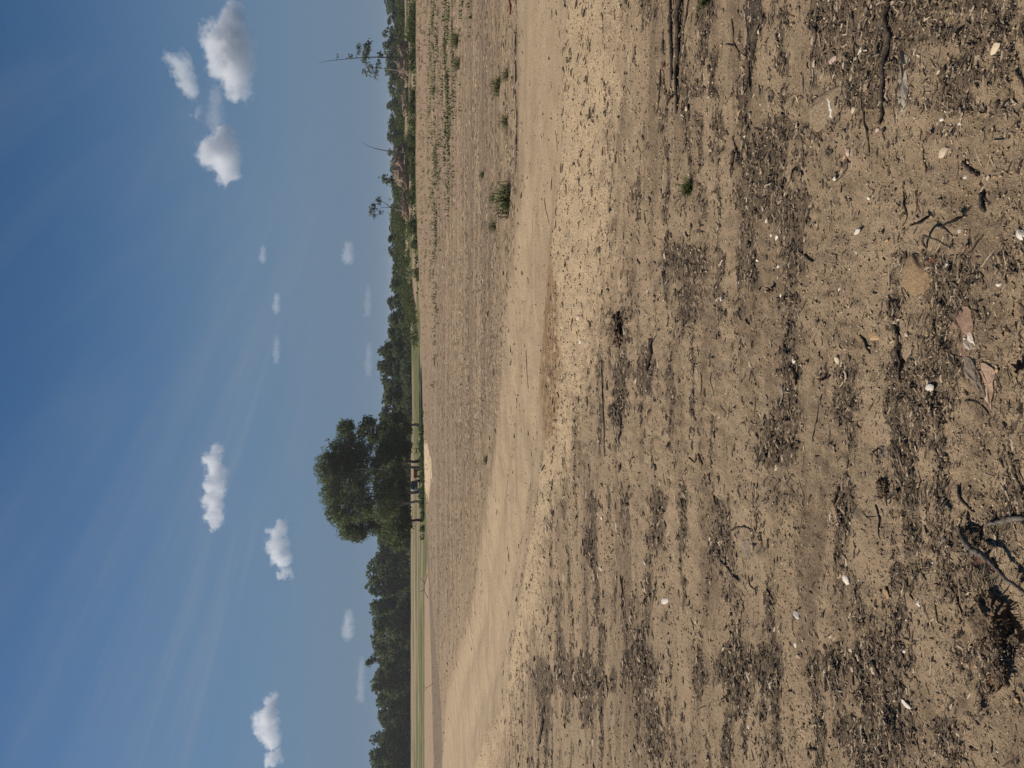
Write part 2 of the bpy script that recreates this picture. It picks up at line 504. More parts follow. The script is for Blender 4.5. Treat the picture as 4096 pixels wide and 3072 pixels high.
STICKS = [
    ([(1.294, 2.306), (1.228, 2.309), (1.164, 2.309), (1.092, 2.326), (1.022, 2.341), (0.948, 2.349), (0.89, 2.361)], 0.009, 'bark', 'thick dark broken branch lying next to the grey bark slab'),
    ([(1.358, 2.513), (1.298, 2.51), (1.245, 2.515), (1.187, 2.52)], 0.004, 'bark', 'straight dark stick beside the white quartz pebble'),
    ([(1.047, 2.472), (1.01, 2.468), (0.939, 2.447), (0.88, 2.429), (0.806, 2.417)], 0.004, 'wood', 'thin pale brown twig bent beside the large brown rock'),
    ([(0.652, 1.97), (0.63, 1.952), (0.607, 1.932), (0.595, 1.916)], 0.006, 'bark', 'short black curved stick in the upper right'),
    ([(0.841, 1.783), (0.815, 1.767), (0.783, 1.753), (0.762, 1.75)], 0.004, 'bark', 'dark root end poking in at the right edge, upper part'),
    ([(1.008, 1.873), (0.98, 1.866), (0.942, 1.858), (0.898, 1.853), (0.836, 1.853)], 0.002, 'root', 'long thin black rootlet under the pale angular stone'),
    ([(0.666, 2.139), (0.708, 2.149), (0.737, 2.139)], 0.002, 'root', 'short dark twig left of the cream flat stone'),
    ([(0.639, 2.249), (0.587, 2.236), (0.544, 2.23), (0.521, 2.255)], 0.002, 'root', 'dark cracked rootlet left of the paired root'),
    ([(0.622, 2.181), (0.581, 2.177), (0.552, 2.193)], 0.003, 'root', 'black rootlet in the soil crack right of its twin'),
    ([(0.834, 2.556), (0.808, 2.564), (0.784, 2.594), (0.766, 2.63)], 0.004, 'bark', 'curved dark stick beside the straight edged white chip'),
    ([(0.546, 1.913), (0.522, 1.904), (0.483, 1.885)], 0.009, 'bark', 'thick flat chunk of dark wood in the right foreground'),
    ([(0.426, 2.139), (0.451, 2.125), (0.458, 2.099), (0.447, 2.072), (0.427, 2.039), (0.408, 2.016)], 0.004, 'bark', 'twisted dark root arching above the pointed tan rock'),
    ([(0.373, 1.953), (0.385, 1.927), (0.406, 1.91), (0.423, 1.896)], 0.003, 'bark', 'dark stick slanting up near the right edge'),
    ([(0.523, 2.116), (0.505, 2.122), (0.496, 2.132)], 0.005, 'bark', 'short upright root stub, left one of two'),
    ([(0.488, 1.969), (0.475, 1.982), (0.46, 1.999)], 0.005, 'bark', 'short upright root stub, right one of two'),
    ([(0.198, 2.289), (0.164, 2.281), (0.113, 2.277), (0.063, 2.265), (0.002, 2.262)], 0.006, 'bark', 'long smooth dark stick lying across the mulch'),
    ([(0.178, 2.487), (0.148, 2.463), (0.125, 2.447), (0.107, 2.43)], 0.004, 'bark', 'slanted dark stick left of the orange tan stone'),
    ([(0.223, 2.116), (0.175, 2.099), (0.135, 2.083), (0.104, 2.069)], 0.003, 'bark', 'slim dark stick running through the mulch, right of the long one'),
    ([(-0.05, 1.966), (-0.05, 1.942), (-0.057, 1.923), (-0.091, 1.889)], 0.003, 'bark', 'bent dark twig below the pink shard'),
    ([(-0.405, 2.608), (-0.447, 2.607), (-0.484, 2.603), (-0.521, 2.577)], 0.005, 'bark', 'bow shaped grey stick around the shredded clump'),
    ([(-0.324, 2.379), (-0.347, 2.377), (-0.373, 2.38)], 0.005, 'bark', 'short straight stub of dark stick alone on sand'),
    ([(-0.422, 2.403), (-0.455, 2.383), (-0.496, 2.369), (-0.537, 2.359)], 0.003, 'bark', 'thin dark stick leaning across the bare lower ground'),
    ([(-0.299, 2.004), (-0.324, 1.992), (-0.341, 1.982), (-0.367, 1.957), (-0.37, 1.937)], 0.005, 'bark', 'dark knotted root running down to the leaf hollow'),
    ([(-0.421, 1.97), (-0.444, 1.942), (-0.47, 1.913), (-0.471, 1.889), (-0.482, 1.844), (-0.506, 1.8), (-0.531, 1.767), (-0.551, 1.742)], 0.009, 'greybark', 'thick grey root arching over the dead leaves'),
    ([(-0.349, 1.742), (-0.366, 1.8), (-0.382, 1.848), (-0.395, 1.884)], 0.008, 'greybark', 'smooth grey root entering from the right edge'),
    ([(-0.211, 1.792), (-0.237, 1.785), (-0.263, 1.775), (-0.284, 1.762)], 0.004, 'bark', 'dark forked root near the right edge above the grey root'),
    ([(-0.352, 1.871), (-0.369, 1.869), (-0.388, 1.875)], 0.004, 'bark', 'stubby root beside the smooth grey root'),
    ([(-0.614, 2.032), (-0.629, 2.013), (-0.655, 1.997), (-0.676, 1.982), (-0.679, 1.957)], 0.002, 'root', 'thin wiry rootlet reaching from the root clod'),
    ([(-0.57, 1.972), (-0.592, 1.957), (-0.618, 1.947)], 0.002, 'root', 'fine rootlet curving above the root clod'),
    ([(-0.624, 2.211), (-0.606, 2.187), (-0.602, 2.172)], 0.006, 'bark', 'short grey worm shaped stick'),
    ([(-0.58, 2.165), (-0.605, 2.151), (-0.618, 2.137)], 0.003, 'bark', 'short dark stick below the worm shaped one'),
    ([(-0.959, 2.386), (-0.982, 2.38), (-1.005, 2.355)], 0.006, 'bark', 'short thick dark stick alone on the lower soil'),
    ([(-0.837, 2.344), (-0.858, 2.341), (-0.882, 2.347)], 0.003, 'bark', 'slim dark stick right of the fibre bundle, lower part'),
    ([(-1.024, 2.668), (-1.082, 2.696), (-1.135, 2.707), (-1.209, 2.721)], 0.007, 'bark', 'long splintered grey stick with frayed upper end'),
    ([(-1.042, 2.535), (-1.076, 2.529), (-1.107, 2.526)], 0.004, 'bark', 'dark straight stick right of the splintered one'),
    ([(-1.044, 2.275), (-1.064, 2.264), (-1.091, 2.254)], 0.005, 'bark', 'short dark stick left of the chalky white lump'),
    ([(-1.238, 2.474), (-1.269, 2.472), (-1.303, 2.472)], 0.004, 'palewood', 'bleached white stick near the bottom edge'),
    ([(-1.128, 2.08), (-1.148, 2.094), (-1.171, 2.1)], 0.003, 'palewood', 'pale curved stick beside the grey stone'),
    ([(-1.054, 1.957), (-1.058, 1.942), (-1.046, 1.913)], 0.003, 'root', 'short dark curved twig near the bottom right'),
    ([(-0.673, 2.099), (-0.707, 2.096), (-0.731, 2.088), (-0.735, 2.074)], 0.002, 'root', 'hair thin rootlet left of the root clod'),
    ([(2.383, 4.42), (2.183, 4.42), (1.965, 4.434), (1.853, 4.484), (1.768, 4.577)], 0.011, 'bark', 'long thin dark branch, upper one of the split pair at the top edge'),
    ([(2.279, 4.216), (2.162, 4.249), (2.028, 4.299), (1.934, 4.341), (1.772, 4.316), (1.641, 4.354)], 0.015, 'bark', 'long dark branch, lower one of the split pair at the top edge'),
    ([(2.23, 4.12), (2.119, 4.159), (2.004, 4.261)], 0.006, 'bark', 'thin side branch running along the split pair'),
    ([(1.829, 3.545), (1.76, 3.545), (1.714, 3.553), (1.637, 3.492), (1.584, 3.47)], 0.004, 'bark', 'small forked twig above the rotten log'),
    ([(1.748, 3.65), (1.718, 3.589), (1.685, 3.53)], 0.004, 'bark', 'short twig crossing the small forked twig'),
    ([(1.156, 3.512), (1.105, 3.53), (1.055, 3.559)], 0.009, 'bark', 'thick short stick with a cut end in the upper mid ground'),
    ([(1.248, 3.559), (1.158, 3.501), (1.096, 3.458), (1.046, 3.425)], 0.004, 'bark', 'thin straight stick crossing near the cut stick'),
    ([(2.264, 4.577), (2.158, 4.572), (2.07, 4.534)], 0.006, 'bark', 'slim dark stick left of the split branch pair'),
    ([(2.047, 4.669), (1.946, 4.679), (1.858, 4.704), (1.777, 4.775)], 0.005, 'bark', 'slim curved dark stick below the split branch pair'),
    ([(0.889, 3.185), (0.894, 3.166), (0.894, 3.122)], 0.005, 'palewood', 'short bleached stick above the white rock line'),
    ([(1.463, 2.818), (1.397, 2.763), (1.347, 2.772), (1.323, 2.776)], 0.004, 'bark', 'curved dark stick left of the straight dark stick'),
    ([(1.266, 2.782), (1.215, 2.78), (1.175, 2.791)], 0.004, 'palewood', 'pale curved twig behind the large brown rock'),
    ([(0.557, 2.898), (0.517, 2.849), (0.491, 2.801)], 0.005, 'bark', 'dark slanted stick at the upper end of the trampled strip'),
    ([(0.312, 4.838), (0.228, 4.838), (0.146, 4.88), (0.083, 4.891)], 0.015, 'bark', 'dark stubby branch standing out on the gravel'),
    ([(0.766, 4.644), (0.702, 4.63), (0.621, 4.62)], 0.008, 'palewood', 'pale yellowish stick on the trodden upper gravel'),
    ([(-0.431, 4.191), (-0.451, 4.101), (-0.402, 4.044), (-0.418, 3.988), (-0.448, 3.941)], 0.005, 'root', 'curled brown tendril on smooth sand'),
    ([(0.064, 3.951), (-0.006, 3.977), (-0.076, 4.006)], 0.003, 'root', 'fine forked twig lying on smooth sand'),
    ([(0.062, 3.846), (-0.005, 3.836), (-0.066, 3.812)], 0.003, 'root', 'fine twig beside the forked one on smooth sand'),
    ([(0.07, 2.982), (0.033, 2.954), (-0.015, 2.95)], 0.008, 'wood', 'splintered brown wood stub in the mulch strip'),
    ([(-0.004, 3.058), (-0.037, 3.062), (-0.092, 3.076)], 0.005, 'palewood', 'bleached stick lying in the mulch strip'),
    ([(-0.038, 2.736), (-0.103, 2.754), (-0.184, 2.782), (-0.235, 2.795)], 0.003, 'bark', 'long thin stick leaving the mulch towards the sand'),
    ([(-0.261, 3.53), (-0.318, 3.545), (-0.37, 3.559)], 0.005, 'wood', 'short brown stick beside a pale chip on the sand'),
    ([(-0.365, 3.272), (-0.337, 3.227), (-0.293, 3.178)], 0.008, 'bark', 'short thick stick crossing the mulch edge'),
    ([(-0.777, 3.65), (-0.718, 3.53), (-0.694, 3.417), (-0.7, 3.336)], 0.005, 'bark', 'bowed twig over a pale pebble in the lower mid ground'),
    ([(-0.883, 3.779), (-0.926, 3.682), (-0.959, 3.604), (-0.979, 3.51)], 0.006, 'bark', 'long slanting dark stick below the bowed twig'),
    ([(-0.7, 3.323), (-0.64, 3.284), (-0.595, 3.262)], 0.002, 'root', 'wispy twig rising from the bowed twig'),
    ([(-0.682, 3.259), (-0.709, 3.252), (-0.744, 3.252)], 0.005, 'bark', 'short dark stick right of the bowed twig'),
    ([(-0.914, 3.376), (-0.962, 3.376), (-0.97, 3.318)], 0.003, 'root', 'small crooked twig in the lower mid ground'),
    ([(-1.464, 2.782), (-1.496, 2.849), (-1.529, 2.853)], 0.005, 'bark', 'short dark stick at the bottom edge'),
    ([(5.561, 11.555), (4.979, 11.47), (4.336, 11.304), (3.832, 11.169), (3.539, 11.195), (3.214, 11.249)], 0.015, 'greybark', 'long fallen grey pole lying along the far side of the track'),
    ([(6.416, 12.313), (6.183, 12.186), (6.064, 12.186)], 0.018, 'rust', 'red brown strip of metal at the top edge of the field'),
    ([(0.48, 10.444), (0.197, 10.398), (-0.109, 10.351)], 0.005, 'wood', 'thin dark stick lying along the dirt track'),
    ([(2.987, 8.652), (2.854, 8.604), (2.771, 8.62)], 0.004, 'wood', 'short forked twig on the dirt track near the top'),
    ([(2.32, 9.167), (2.126, 9.131), (1.959, 9.077)], 0.005, 'wood', 'long thin twig on the dirt track below the grass'),
    ([(0.202, 6.132), (-0.05, 6.115), (-0.343, 6.09), (-0.614, 6.074)], 0.007, 'bark', 'very long straight dark stem in the streaky mid ground'),
    ([(-0.148, 5.793), (-0.222, 5.661), (-0.316, 5.591), (-0.49, 5.598)], 0.011, 'greybark', 'grey forked branch with a loop, mid ground'),
    ([(-0.148, 5.793), (-0.23, 5.853), (-0.305, 5.756)], 0.007, 'bark', 'dark side prong next to the grey forked branch'),
    ([(-4.58, 9.352), (-4.226, 9.131), (-3.918, 8.989)], 0.019, 'bark', 'dark half buried branch near the bottom edge'),
    ([(-2.427, 6.066), (-2.469, 5.961), (-2.592, 6.009)], 0.007, 'bark', 'crooked dark twig in the lower mid ground'),
    ([(-1.487, 5.647), (-1.562, 5.563), (-1.739, 5.577)], 0.007, 'bark', 'dark stick along the edge of the grey mulch, lower part'),
]
LEAVES = [
    (0.424, 3.143, 0.049, 'leafred', 'rust red dead leaf standing up on the mulch strip'),
    (0.02, 2.707, 0.059, 'leafbrown', 'curled maroon brown dead leaf on the sand'),
    (0.044, 1.759, 0.046, 'leafbrown', 'dark maroon leaf cut by the right edge'),
    (-0.411, 1.916, 0.029, 'leafbrown', 'brown dead leaf under the grey root, upper one'),
    (-0.5, 1.904, 0.043, 'leafbrown', 'brown dead leaf under the grey root, lower one'),
    (-0.504, 1.866, 0.028, 'leafbrown', 'small brown dead leaf tucked beneath the arching root'),
    (-0.366, 2.278, 0.042, 'leafgrey', 'dark grey curled leaf above a twisted bark strip'),
    (0.383, 2.091, 0.019, 'leafred', 'small red brown leaf behind the pointed tan rock'),
    (0.401, 1.957, 0.029, 'leafbrown', 'brown crumpled leaf beside the dark slanting stick'),
    (2.014, 4.539, 0.041, 'leafred', 'small rust leaf on the upper split branch'),
    (1.772, 4.456, 0.053, 'leafbrown', 'dark curled leaf between the two split branches'),
    (0.774, 2.099, 0.026, 'leafbrown', 'brown curled leaf among the shredded roots, upper right'),
]
TUFTS = [
    (1.144, 4.175, 0.07, 0.088, 'small dark green grass tuft alone on the tan ground'),
    (3.111, 12.544, 0.254, 0.634, 'widest green grass clump on the far edge of the track'),
    (3.054, 14.4, 0.186, 0.218, 'small green tuft left below the widest grass clump'),
    (5.503, 13.794, 0.167, 0.371, 'green weed clump upslope from the fallen pole'),
    (5.227, 12.55, 0.132, 0.211, 'narrow green weed beside the fallen pole'),
    (4.43, 12.571, 0.173, 0.195, "short green grass clump near the pole's middle"),
    (3.697, 14.853, 0.132, 0.15, 'little round green weed above the widest grass clump'),
    (4.757, 16.972, 0.109, 0.159, 'tiny green weed in the chaff field'),
    (-1.643, 16.107, 0.104, 0.184, 'green weed alone in the chaff below the oaks'),
    (12.183, 26.642, 0.277, 0.533, 'green weed clump in the chaff near the top edge'),
    (10.996, 25.726, 0.247, 0.429, 'green weed clump below another one near the top edge'),
    (2.073, 3.867, 0.049, 0.054, 'dry olive grass tuft cut by the top edge'),
]
SLABS = [
    ([(1.102, 2.256), (1.068, 2.23), (0.978, 2.211), (0.897, 2.21), (0.892, 2.246), (0.987, 2.254), (1.058, 2.264)], 0.018, 'palewood', 'flat_bark', 'pale grey weathered bark slab beside the dark broken branch'),
    ([(0.224, 2.013), (0.225, 1.947), (0.169, 1.927), (0.084, 1.942), (0.07, 1.965), (0.151, 1.977), (0.183, 2.01)], 0.022, 'redstone', 'stone_shard', 'reddish brown rock slab, upper end of the long grey shard'),
    ([(0.085, 1.965), (0.069, 1.937), (0.004, 1.913), (-0.059, 1.894), (-0.073, 1.889), (-0.024, 1.913), (0.026, 1.957)], 0.022, 'greystone', 'stone_shard', 'long grey tapering rock shard pointing down the right side'),
    ([(0.065, 1.913), (0.046, 1.869), (0.004, 1.866), (-0.073, 1.88), (-0.059, 1.891), (0.011, 1.906)], 0.02, 'pinkstone', 'stone_shard', 'pink wedge shaped rock shard beside the grey one'),
    ([(0.156, 1.961), (0.152, 1.937), (0.108, 1.927), (0.098, 1.947), (0.128, 1.959)], 0.03, 'whitestone', 'stone_shard', 'white crusty stone piece on the red slab'),
    ([(1.846, 3.417), (1.79, 3.259), (1.645, 3.272), (1.537, 3.318), (1.468, 3.349), (1.399, 3.355), (1.541, 3.381), (1.685, 3.381)], 0.03, 'bark', 'rotten_log', 'flat rotten grey log cut by the top edge'),
    ([(1.304, 3.185), (1.305, 3.15), (1.276, 3.14), (1.273, 3.178)], 0.012, 'bark', 'bark_chip', 'dark angular bark chip alone on pale soil'),
    ([(-0.217, 2.397), (-0.219, 2.362), (-0.253, 2.355), (-0.251, 2.383)], 0.01, 'greystone', 'bark_chip', 'grey flat chip in the bare right middle'),
    ([(0.699, 2.572), (0.682, 2.54), (0.671, 2.532), (0.678, 2.564)], 0.012, 'bark', 'bark_chip', 'black bark flake by the small round white pebble'),
    ([(-0.815, 1.848), (-0.801, 1.831), (-0.823, 1.824), (-0.844, 1.835), (-0.839, 1.847)], 0.02, 'rustsoil', 'soil_flake', 'rust orange crumbling flake below the uprooted clod, right one of two'),
    ([(-0.821, 1.882), (-0.811, 1.864), (-0.844, 1.86), (-0.864, 1.876)], 0.016, 'rustsoil', 'soil_flake', 'rust orange crumbling flake below the uprooted clod, left one of two'),
    ([(-0.761, 3.444), (-0.752, 3.376), (-0.831, 3.381), (-0.831, 3.431)], 0.014, 'greystone', 'bark_chip', 'grey bark chip under the bowed twig'),
]
MULCH = [
    (0.126, 3.04, 0.217, 0.121, 1),
    (-0.124, 3.041, 0.141, 0.132, 1),
    (-0.317, 3.038, 0.129, 0.285, 1),
    (-0.051, 2.618, 0.142, 0.117, 0.9),
    (0.162, 2.167, 0.205, 0.259, 0.6),
    (-0.05, 2.126, 0.094, 0.149, 0.5),
    (0.814, 3.031, 0.269, 0.24, 0.75),
    (1.122, 2.45, 0.227, 0.379, 0.5),
    (1.38, 2.675, 0.135, 0.174, 0.6),
    (0.834, 1.986, 0.183, 0.142, 0.45),
    (-0.047, 5.751, 0.453, 0.439, 0.7),
    (0.153, 5.161, 0.266, 0.416, 0.6),
    (0.401, 5.689, 0.175, 0.501, 0.7),
    (0.594, 4.473, 0.308, 0.54, 0.6),
    (-4.162, 9.042, 0.549, 0.702, 0.9),
    (-2.759, 7.946, 0.485, 0.547, 0.6),
    (-1.925, 5.161, 0.302, 0.416, 0.9),
    (-2.422, 4.815, 0.183, 0.313, 0.8),
    (-1.435, 3.513, 0.407, 0.316, 0.6),
    (-0.832, 3.675, 0.129, 0.188, 0.7),
    (-3.034, 6.795, 0.462, 0.604, 0.6),
    (-0.843, 2.489, 0.099, 0.092, 0.6),
    (-0.462, 1.933, 0.079, 0.106, 0.7),
    (-0.706, 1.846, 0.103, 0.063, 0.4),
    (-0.474, 2.55, 0.101, 0.08, 0.6),
    (1.941, 3.938, 0.166, 0.143, 0.6),
    (1.65, 3.798, 0.12, 0.1, 0.7),
    (0.761, 3.389, 0.144, 0.215, 0.4),
    (-4.38, 11.172, 0.941, 0.586, 0.5),
    (-0.624, 2.265, 0.075, 0.09, 0.4),
    (-0.315, 1.81, 0.081, 0.052, 0.6),
    (-1.153, 2.634, 0.171, 0.102, 0.4),
    (-1.336, 2.529, 0.082, 0.188, 0.45),
    (-1.114, 2.032, 0.06, 0.095, 0.5),
    (0.334, 1.836, 0.076, 0.053, 0.5),
    (-0.888, 4.712, 0.196, 0.301, 0.5),
    (-1.359, 6.487, 0.354, 0.462, 0.5),
]
TRACK_FAR = [(-21.222, 41.559), (-14.44, 34.932), (-5.544, 18.993), (-2.635, 15.67), (-0.597, 13.556), (1.004, 12.411), (2.904, 10.807), (5.61, 10.807), (6.341, 10.807)]
TRACK_MID = [(-10.38, 20.201), (-5.434, 12.994), (-3.32, 11.276), (-1.627, 9.584), (-0.392, 8.818), (0.706, 8.652), (2.179, 8.048), (3.954, 7.545), (4.42, 7.459)]
TRACK_NEAR = [(-7.316, 14.167), (-4.275, 10.171), (-2.636, 8.902), (-1.361, 7.978), (-0.302, 6.743), (0.497, 6.025), (1.477, 5.376), (2.804, 5.28), (3.152, 5.249)]
# damp [(0.93, 9.54, -0.19), (0.72, 7.4, -0.15), (-0.47, 8.49, -0.17)]
FIELD_EDGE = [(-400, 106), (-53, 105), (-27, 104), (-23, 90), (-19, 84), (-14, 96), (-10, 118), (-3, 128), (5, 138), (10, 126), (20, 119), (60, 117), (400, 117)]
BEIGE_NEAR = [(-400, 58), (-60, 58), (-29.6, 58), (-24, 66), (-20, 78), (-19, 90)]
BRUSH_SHADE_NEAR = [(-400, 42), (-21.2, 41.7), (-16.5, 43), (-15.5, 52), (-17, 62), (-18.5, 72)]
SAND_PATCH = [(-11.5, 109), (-7.3, 101), (-6.6, 70), (-7.6, 62), (-9.3, 70), (-12.4, 83), (-14, 98)]
DAMP = (0.35, 8.4, 1.25, 0.75)


def yline(pts, x):
    p = np.array(pts)
    return np.interp(x, p[:, 0], p[:, 1])


def macro(x, y):
    z = -0.02 * np.clip(y, -30, 125)
    z = z + 0.75 * ss(-5, 35, x) * ss(50, 110, y)
    z = z + 1.7 * ss(6, 34, x) * ss(98, 165, y) * (1 - ss(185, 240, y))
    z = z - 1.0 * ss(180, 240, y) * ss(6, 34, x)
    return z


def track_mask(x, y):
    w = 0.35 * (fbm(x * 1.1, y * 1.1, 3, 31) - 0.5) * np.clip(y / 8, 0.4, 3)
    f, m, n = yline(TRACK_FAR, x), yline(TRACK_MID, x), yline(TRACK_NEAR, x)
    e = 0.06 * m
    smooth = ss(m - e * .8, m + e * .8, y + w) * (1 - ss(f - e, f + e, y + w))
    grav = ss(n - e * 3, n + e * 4, y + w * 3) * (1 - ss(m - e * .6, m + e * .6, y + w))
    return smooth, grav


def mulch_mask(x, y):
    k = np.clip(y / 3, .6, 4)
    ragged = .6 * fbm(x * 2.6 / k, y * 10 / k, 4, 51, .65) + .4 * fbm(x * 9 / k, y * 14 / k, 4, 59, .6) - .5
    n1, n2 = fbm(x * 1.6 / k, y * 4 / k, 3, 53) - .5, fbm(x * 1.6 / k, y * 4 / k, 3, 57) - .5
    t = np.full(np.shape(x), -1.0)
    for cx, cy, rx, ry, a in MULCH:
        r = np.sqrt(((x - cx) / (1.45 * rx) + 2.6 * n1) ** 2 + ((y - cy) / (.8 * ry) + 2.6 * n2) ** 2)
        t = np.maximum(t, (1.0 - r) * .9 + .45 * (a - 1))
    t = ss(-.28, .58, t + 3.2 * ragged)
    streak = fbm(x * .9, y * 4.2, 5, 77, .64)
    t = np.maximum(t, 0.85 * ss(0.52, 0.70, streak + .5 * ragged) * (1 - ss(9, 15, y)))
    sm, gr = track_mask(x, y)
    return t * (1 - sm * (.5 + .5 * ss(-4.5, -.5, x))) * (1 - 0.6 * gr)


def inside(poly, x, y):
    c = np.zeros(x.shape, bool)
    n = len(poly)
    for i in range(n):
        x0, y0 = poly[i]
        x1, y1 = poly[(i + 1) % n]
        k = ((y0 > y) != (y1 > y))
        c ^= k & (x < (x1 - x0) * (y - y0) / (y1 - y0 + 1e-12) + x0)
    return c


def micro(x, y, cell=None):
    sm, gr = track_mask(x, y)
    far = ss(6, 14, y)
    amp = (1 - 0.72 * sm)
    z = 0.05 * (fbm(x * 0.8, y * 0.8, 3, 3) - .5)
    z = z + amp * 0.034 * (fbm(x * 4.2, y * 4.2, 3, 5) - .5)
    z = z + amp * (0.018 + 0.012 * far * (1 - ss(60, 110, y))) * (np.abs(fbm(x * 9, y * 9, 2, 8) - .5) * 2 - .3)
    k = 1.0 if cell is None else 1 - ss(0.015, 0.05, cell)
    z = z + amp * k * 0.015 * (fbm(x * 26, y * 26, 3, 11, 0.65) - .5)
    z = z + k * 0.05 * mulch_mask(x, y) * (fbm(x * 14, y * 14, 3, 21) - .42)
    z = z + 0.05 * gr * (fbm(x * 2.2, y * 2.2, 3, 23) + .2)
    # tyre ruts along the track
    f, m = yline(TRACK_FAR, x), yline(TRACK_MID, x)
    t = (y - m) / np.maximum(f - m, .5)
    z = z - 0.075 * sm * (np.exp(-((t - .25) / .09) ** 2) + np.exp(-((t - .72) / .09) ** 2))
    z = z + 0.06 * np.exp(-((t - 1.05) / .12) ** 2) * (1 - ss(25, 40, y))
    # clod hollow by the root ball
    z = z - 0.05 * np.exp(-(((x + .66) / .07) ** 2 + ((y - 1.80) / .05) ** 2))
    return z


def height(x, y, cell=None):
    x, y = np.asarray(x, float), np.asarray(y, float)
    return macro(x, y) + micro(x, y, cell)


def hz(x, y):
    return float(height(np.array([x]), np.array([y]))[0])


# ------------------------------------------------------------------ the ground: one sheet out to the horizon
def build_ground():
    ys = [-8, -5, -3, -1.5, -.4, .4, 1.0]
    y = 1.25
    while y < 2200:
        ys.append(y)
        y += max(0.012, 0.0085 * y) if y < 200 else 0.05 * y
    xs = [0.0]
    d = 0.0
    while d < 2200:
        step = max(0.0125, 0.026 * d) if d < 150 else 0.12 * d
        d += step
        xs.append(d)
    xs = np.array([-v for v in xs[:0:-1]] + xs)
    ys = np.array(ys)
    X, Y = np.meshgrid(xs, ys)
    gx = np.gradient(xs)[None, :] + 0 * X
    Z = height(X, Y, np.maximum(gx, 0.006 * np.abs(Y)))
    ny, nx = X.shape
    idx = np.arange(nx * ny).reshape(ny, nx)
    faces = np.stack([idx[:-1, :-1], idx[:-1, 1:], idx[1:, 1:], idx[1:, :-1]], -1).reshape(-1, 4)
    me = mesh_np("ground", np.stack([X, Y, Z], -1).reshape(-1, 3), faces, None, True)
    x, y = X.ravel(), Y.ravel()
    sm, gr = track_mask(x, y)
    w = 5 * (fbm(x * .12, y * .12, 4, 41) - .5)
    edge = yline(FIELD_EDGE, x)
    green = ss(-1.5, 1.5, y + w - edge)
    bn, rn = yline(BEIGE_NEAR, x), yline(BRUSH_SHADE_NEAR, x)
    left = 1 - ss(-19.5, -17.5, x + .3 * w)
    beige = left * ss(-1.0, 1.0, y + .4 * w - bn) * (1 - ss(-1.5, 1.5, y + .4 * w - edge))
    brush = (1 - ss(-17.2, -15.2, x + .3 * w)) * ss(-.8, .8, y + .3 * w - rn) * (1 - ss(-1, 1, y + .4 * w - bn))
    sand = inside(SAND_PATCH, x + .15 * w + 1.6 * (fbm(x * .6, y * .15, 3, 97) - .5), y + w + 16 * (fbm(x * .35, y * .1, 3, 98) - .5)).astype(float)
    bare_hill = ss(8, 14, x + w) * ss(118, 124, y + 2 * w) * (1 - ss(215, 240, y)) * ss(.40, .55, fbm(x * .1, y * .05, 3, 91))
    dry = (1 - ss(234, 239, y)) * ss(112, 122, y + 2 * w) * (1 - ss(-22, -14, x) * (1 - ss(175, 215, y))) * (1 - ss(2, 8, x)) * ss(.44, .60, fbm(x * .025, y * .10, 4, 93, .6) + .16 * ss(150, 225, y))
    cx, cy, rx, ry = DAMP
    damp = 1 - ss(.3, 1.2, ((x - cx) / rx) ** 2 + ((y + .25 * w - cy) / ry) ** 2)
    mu = mulch_mask(x, y)
    for nm, arr in (("zone_a", (sm, gr, mu, green)), ("zone_b", (beige, brush, np.maximum(sand, 0), damp)), ("zone_c", (bare_hill, dry, ss(-.10, .35, (y - yline(TRACK_FAR, x)) / np.maximum(yline(TRACK_FAR, x), 1)) * (1 - green), ss(4, 14, x) * ss(72, 84, y + 1.5 * w) * (1 - green)))):
        a = me.attributes.new(nm, 'FLOAT_COLOR', 'POINT')
        a.data.foreach_set('color', np.stack(arr, -1).astype(np.float32).ravel())
    return tag(link("ground", me), kind="structure")


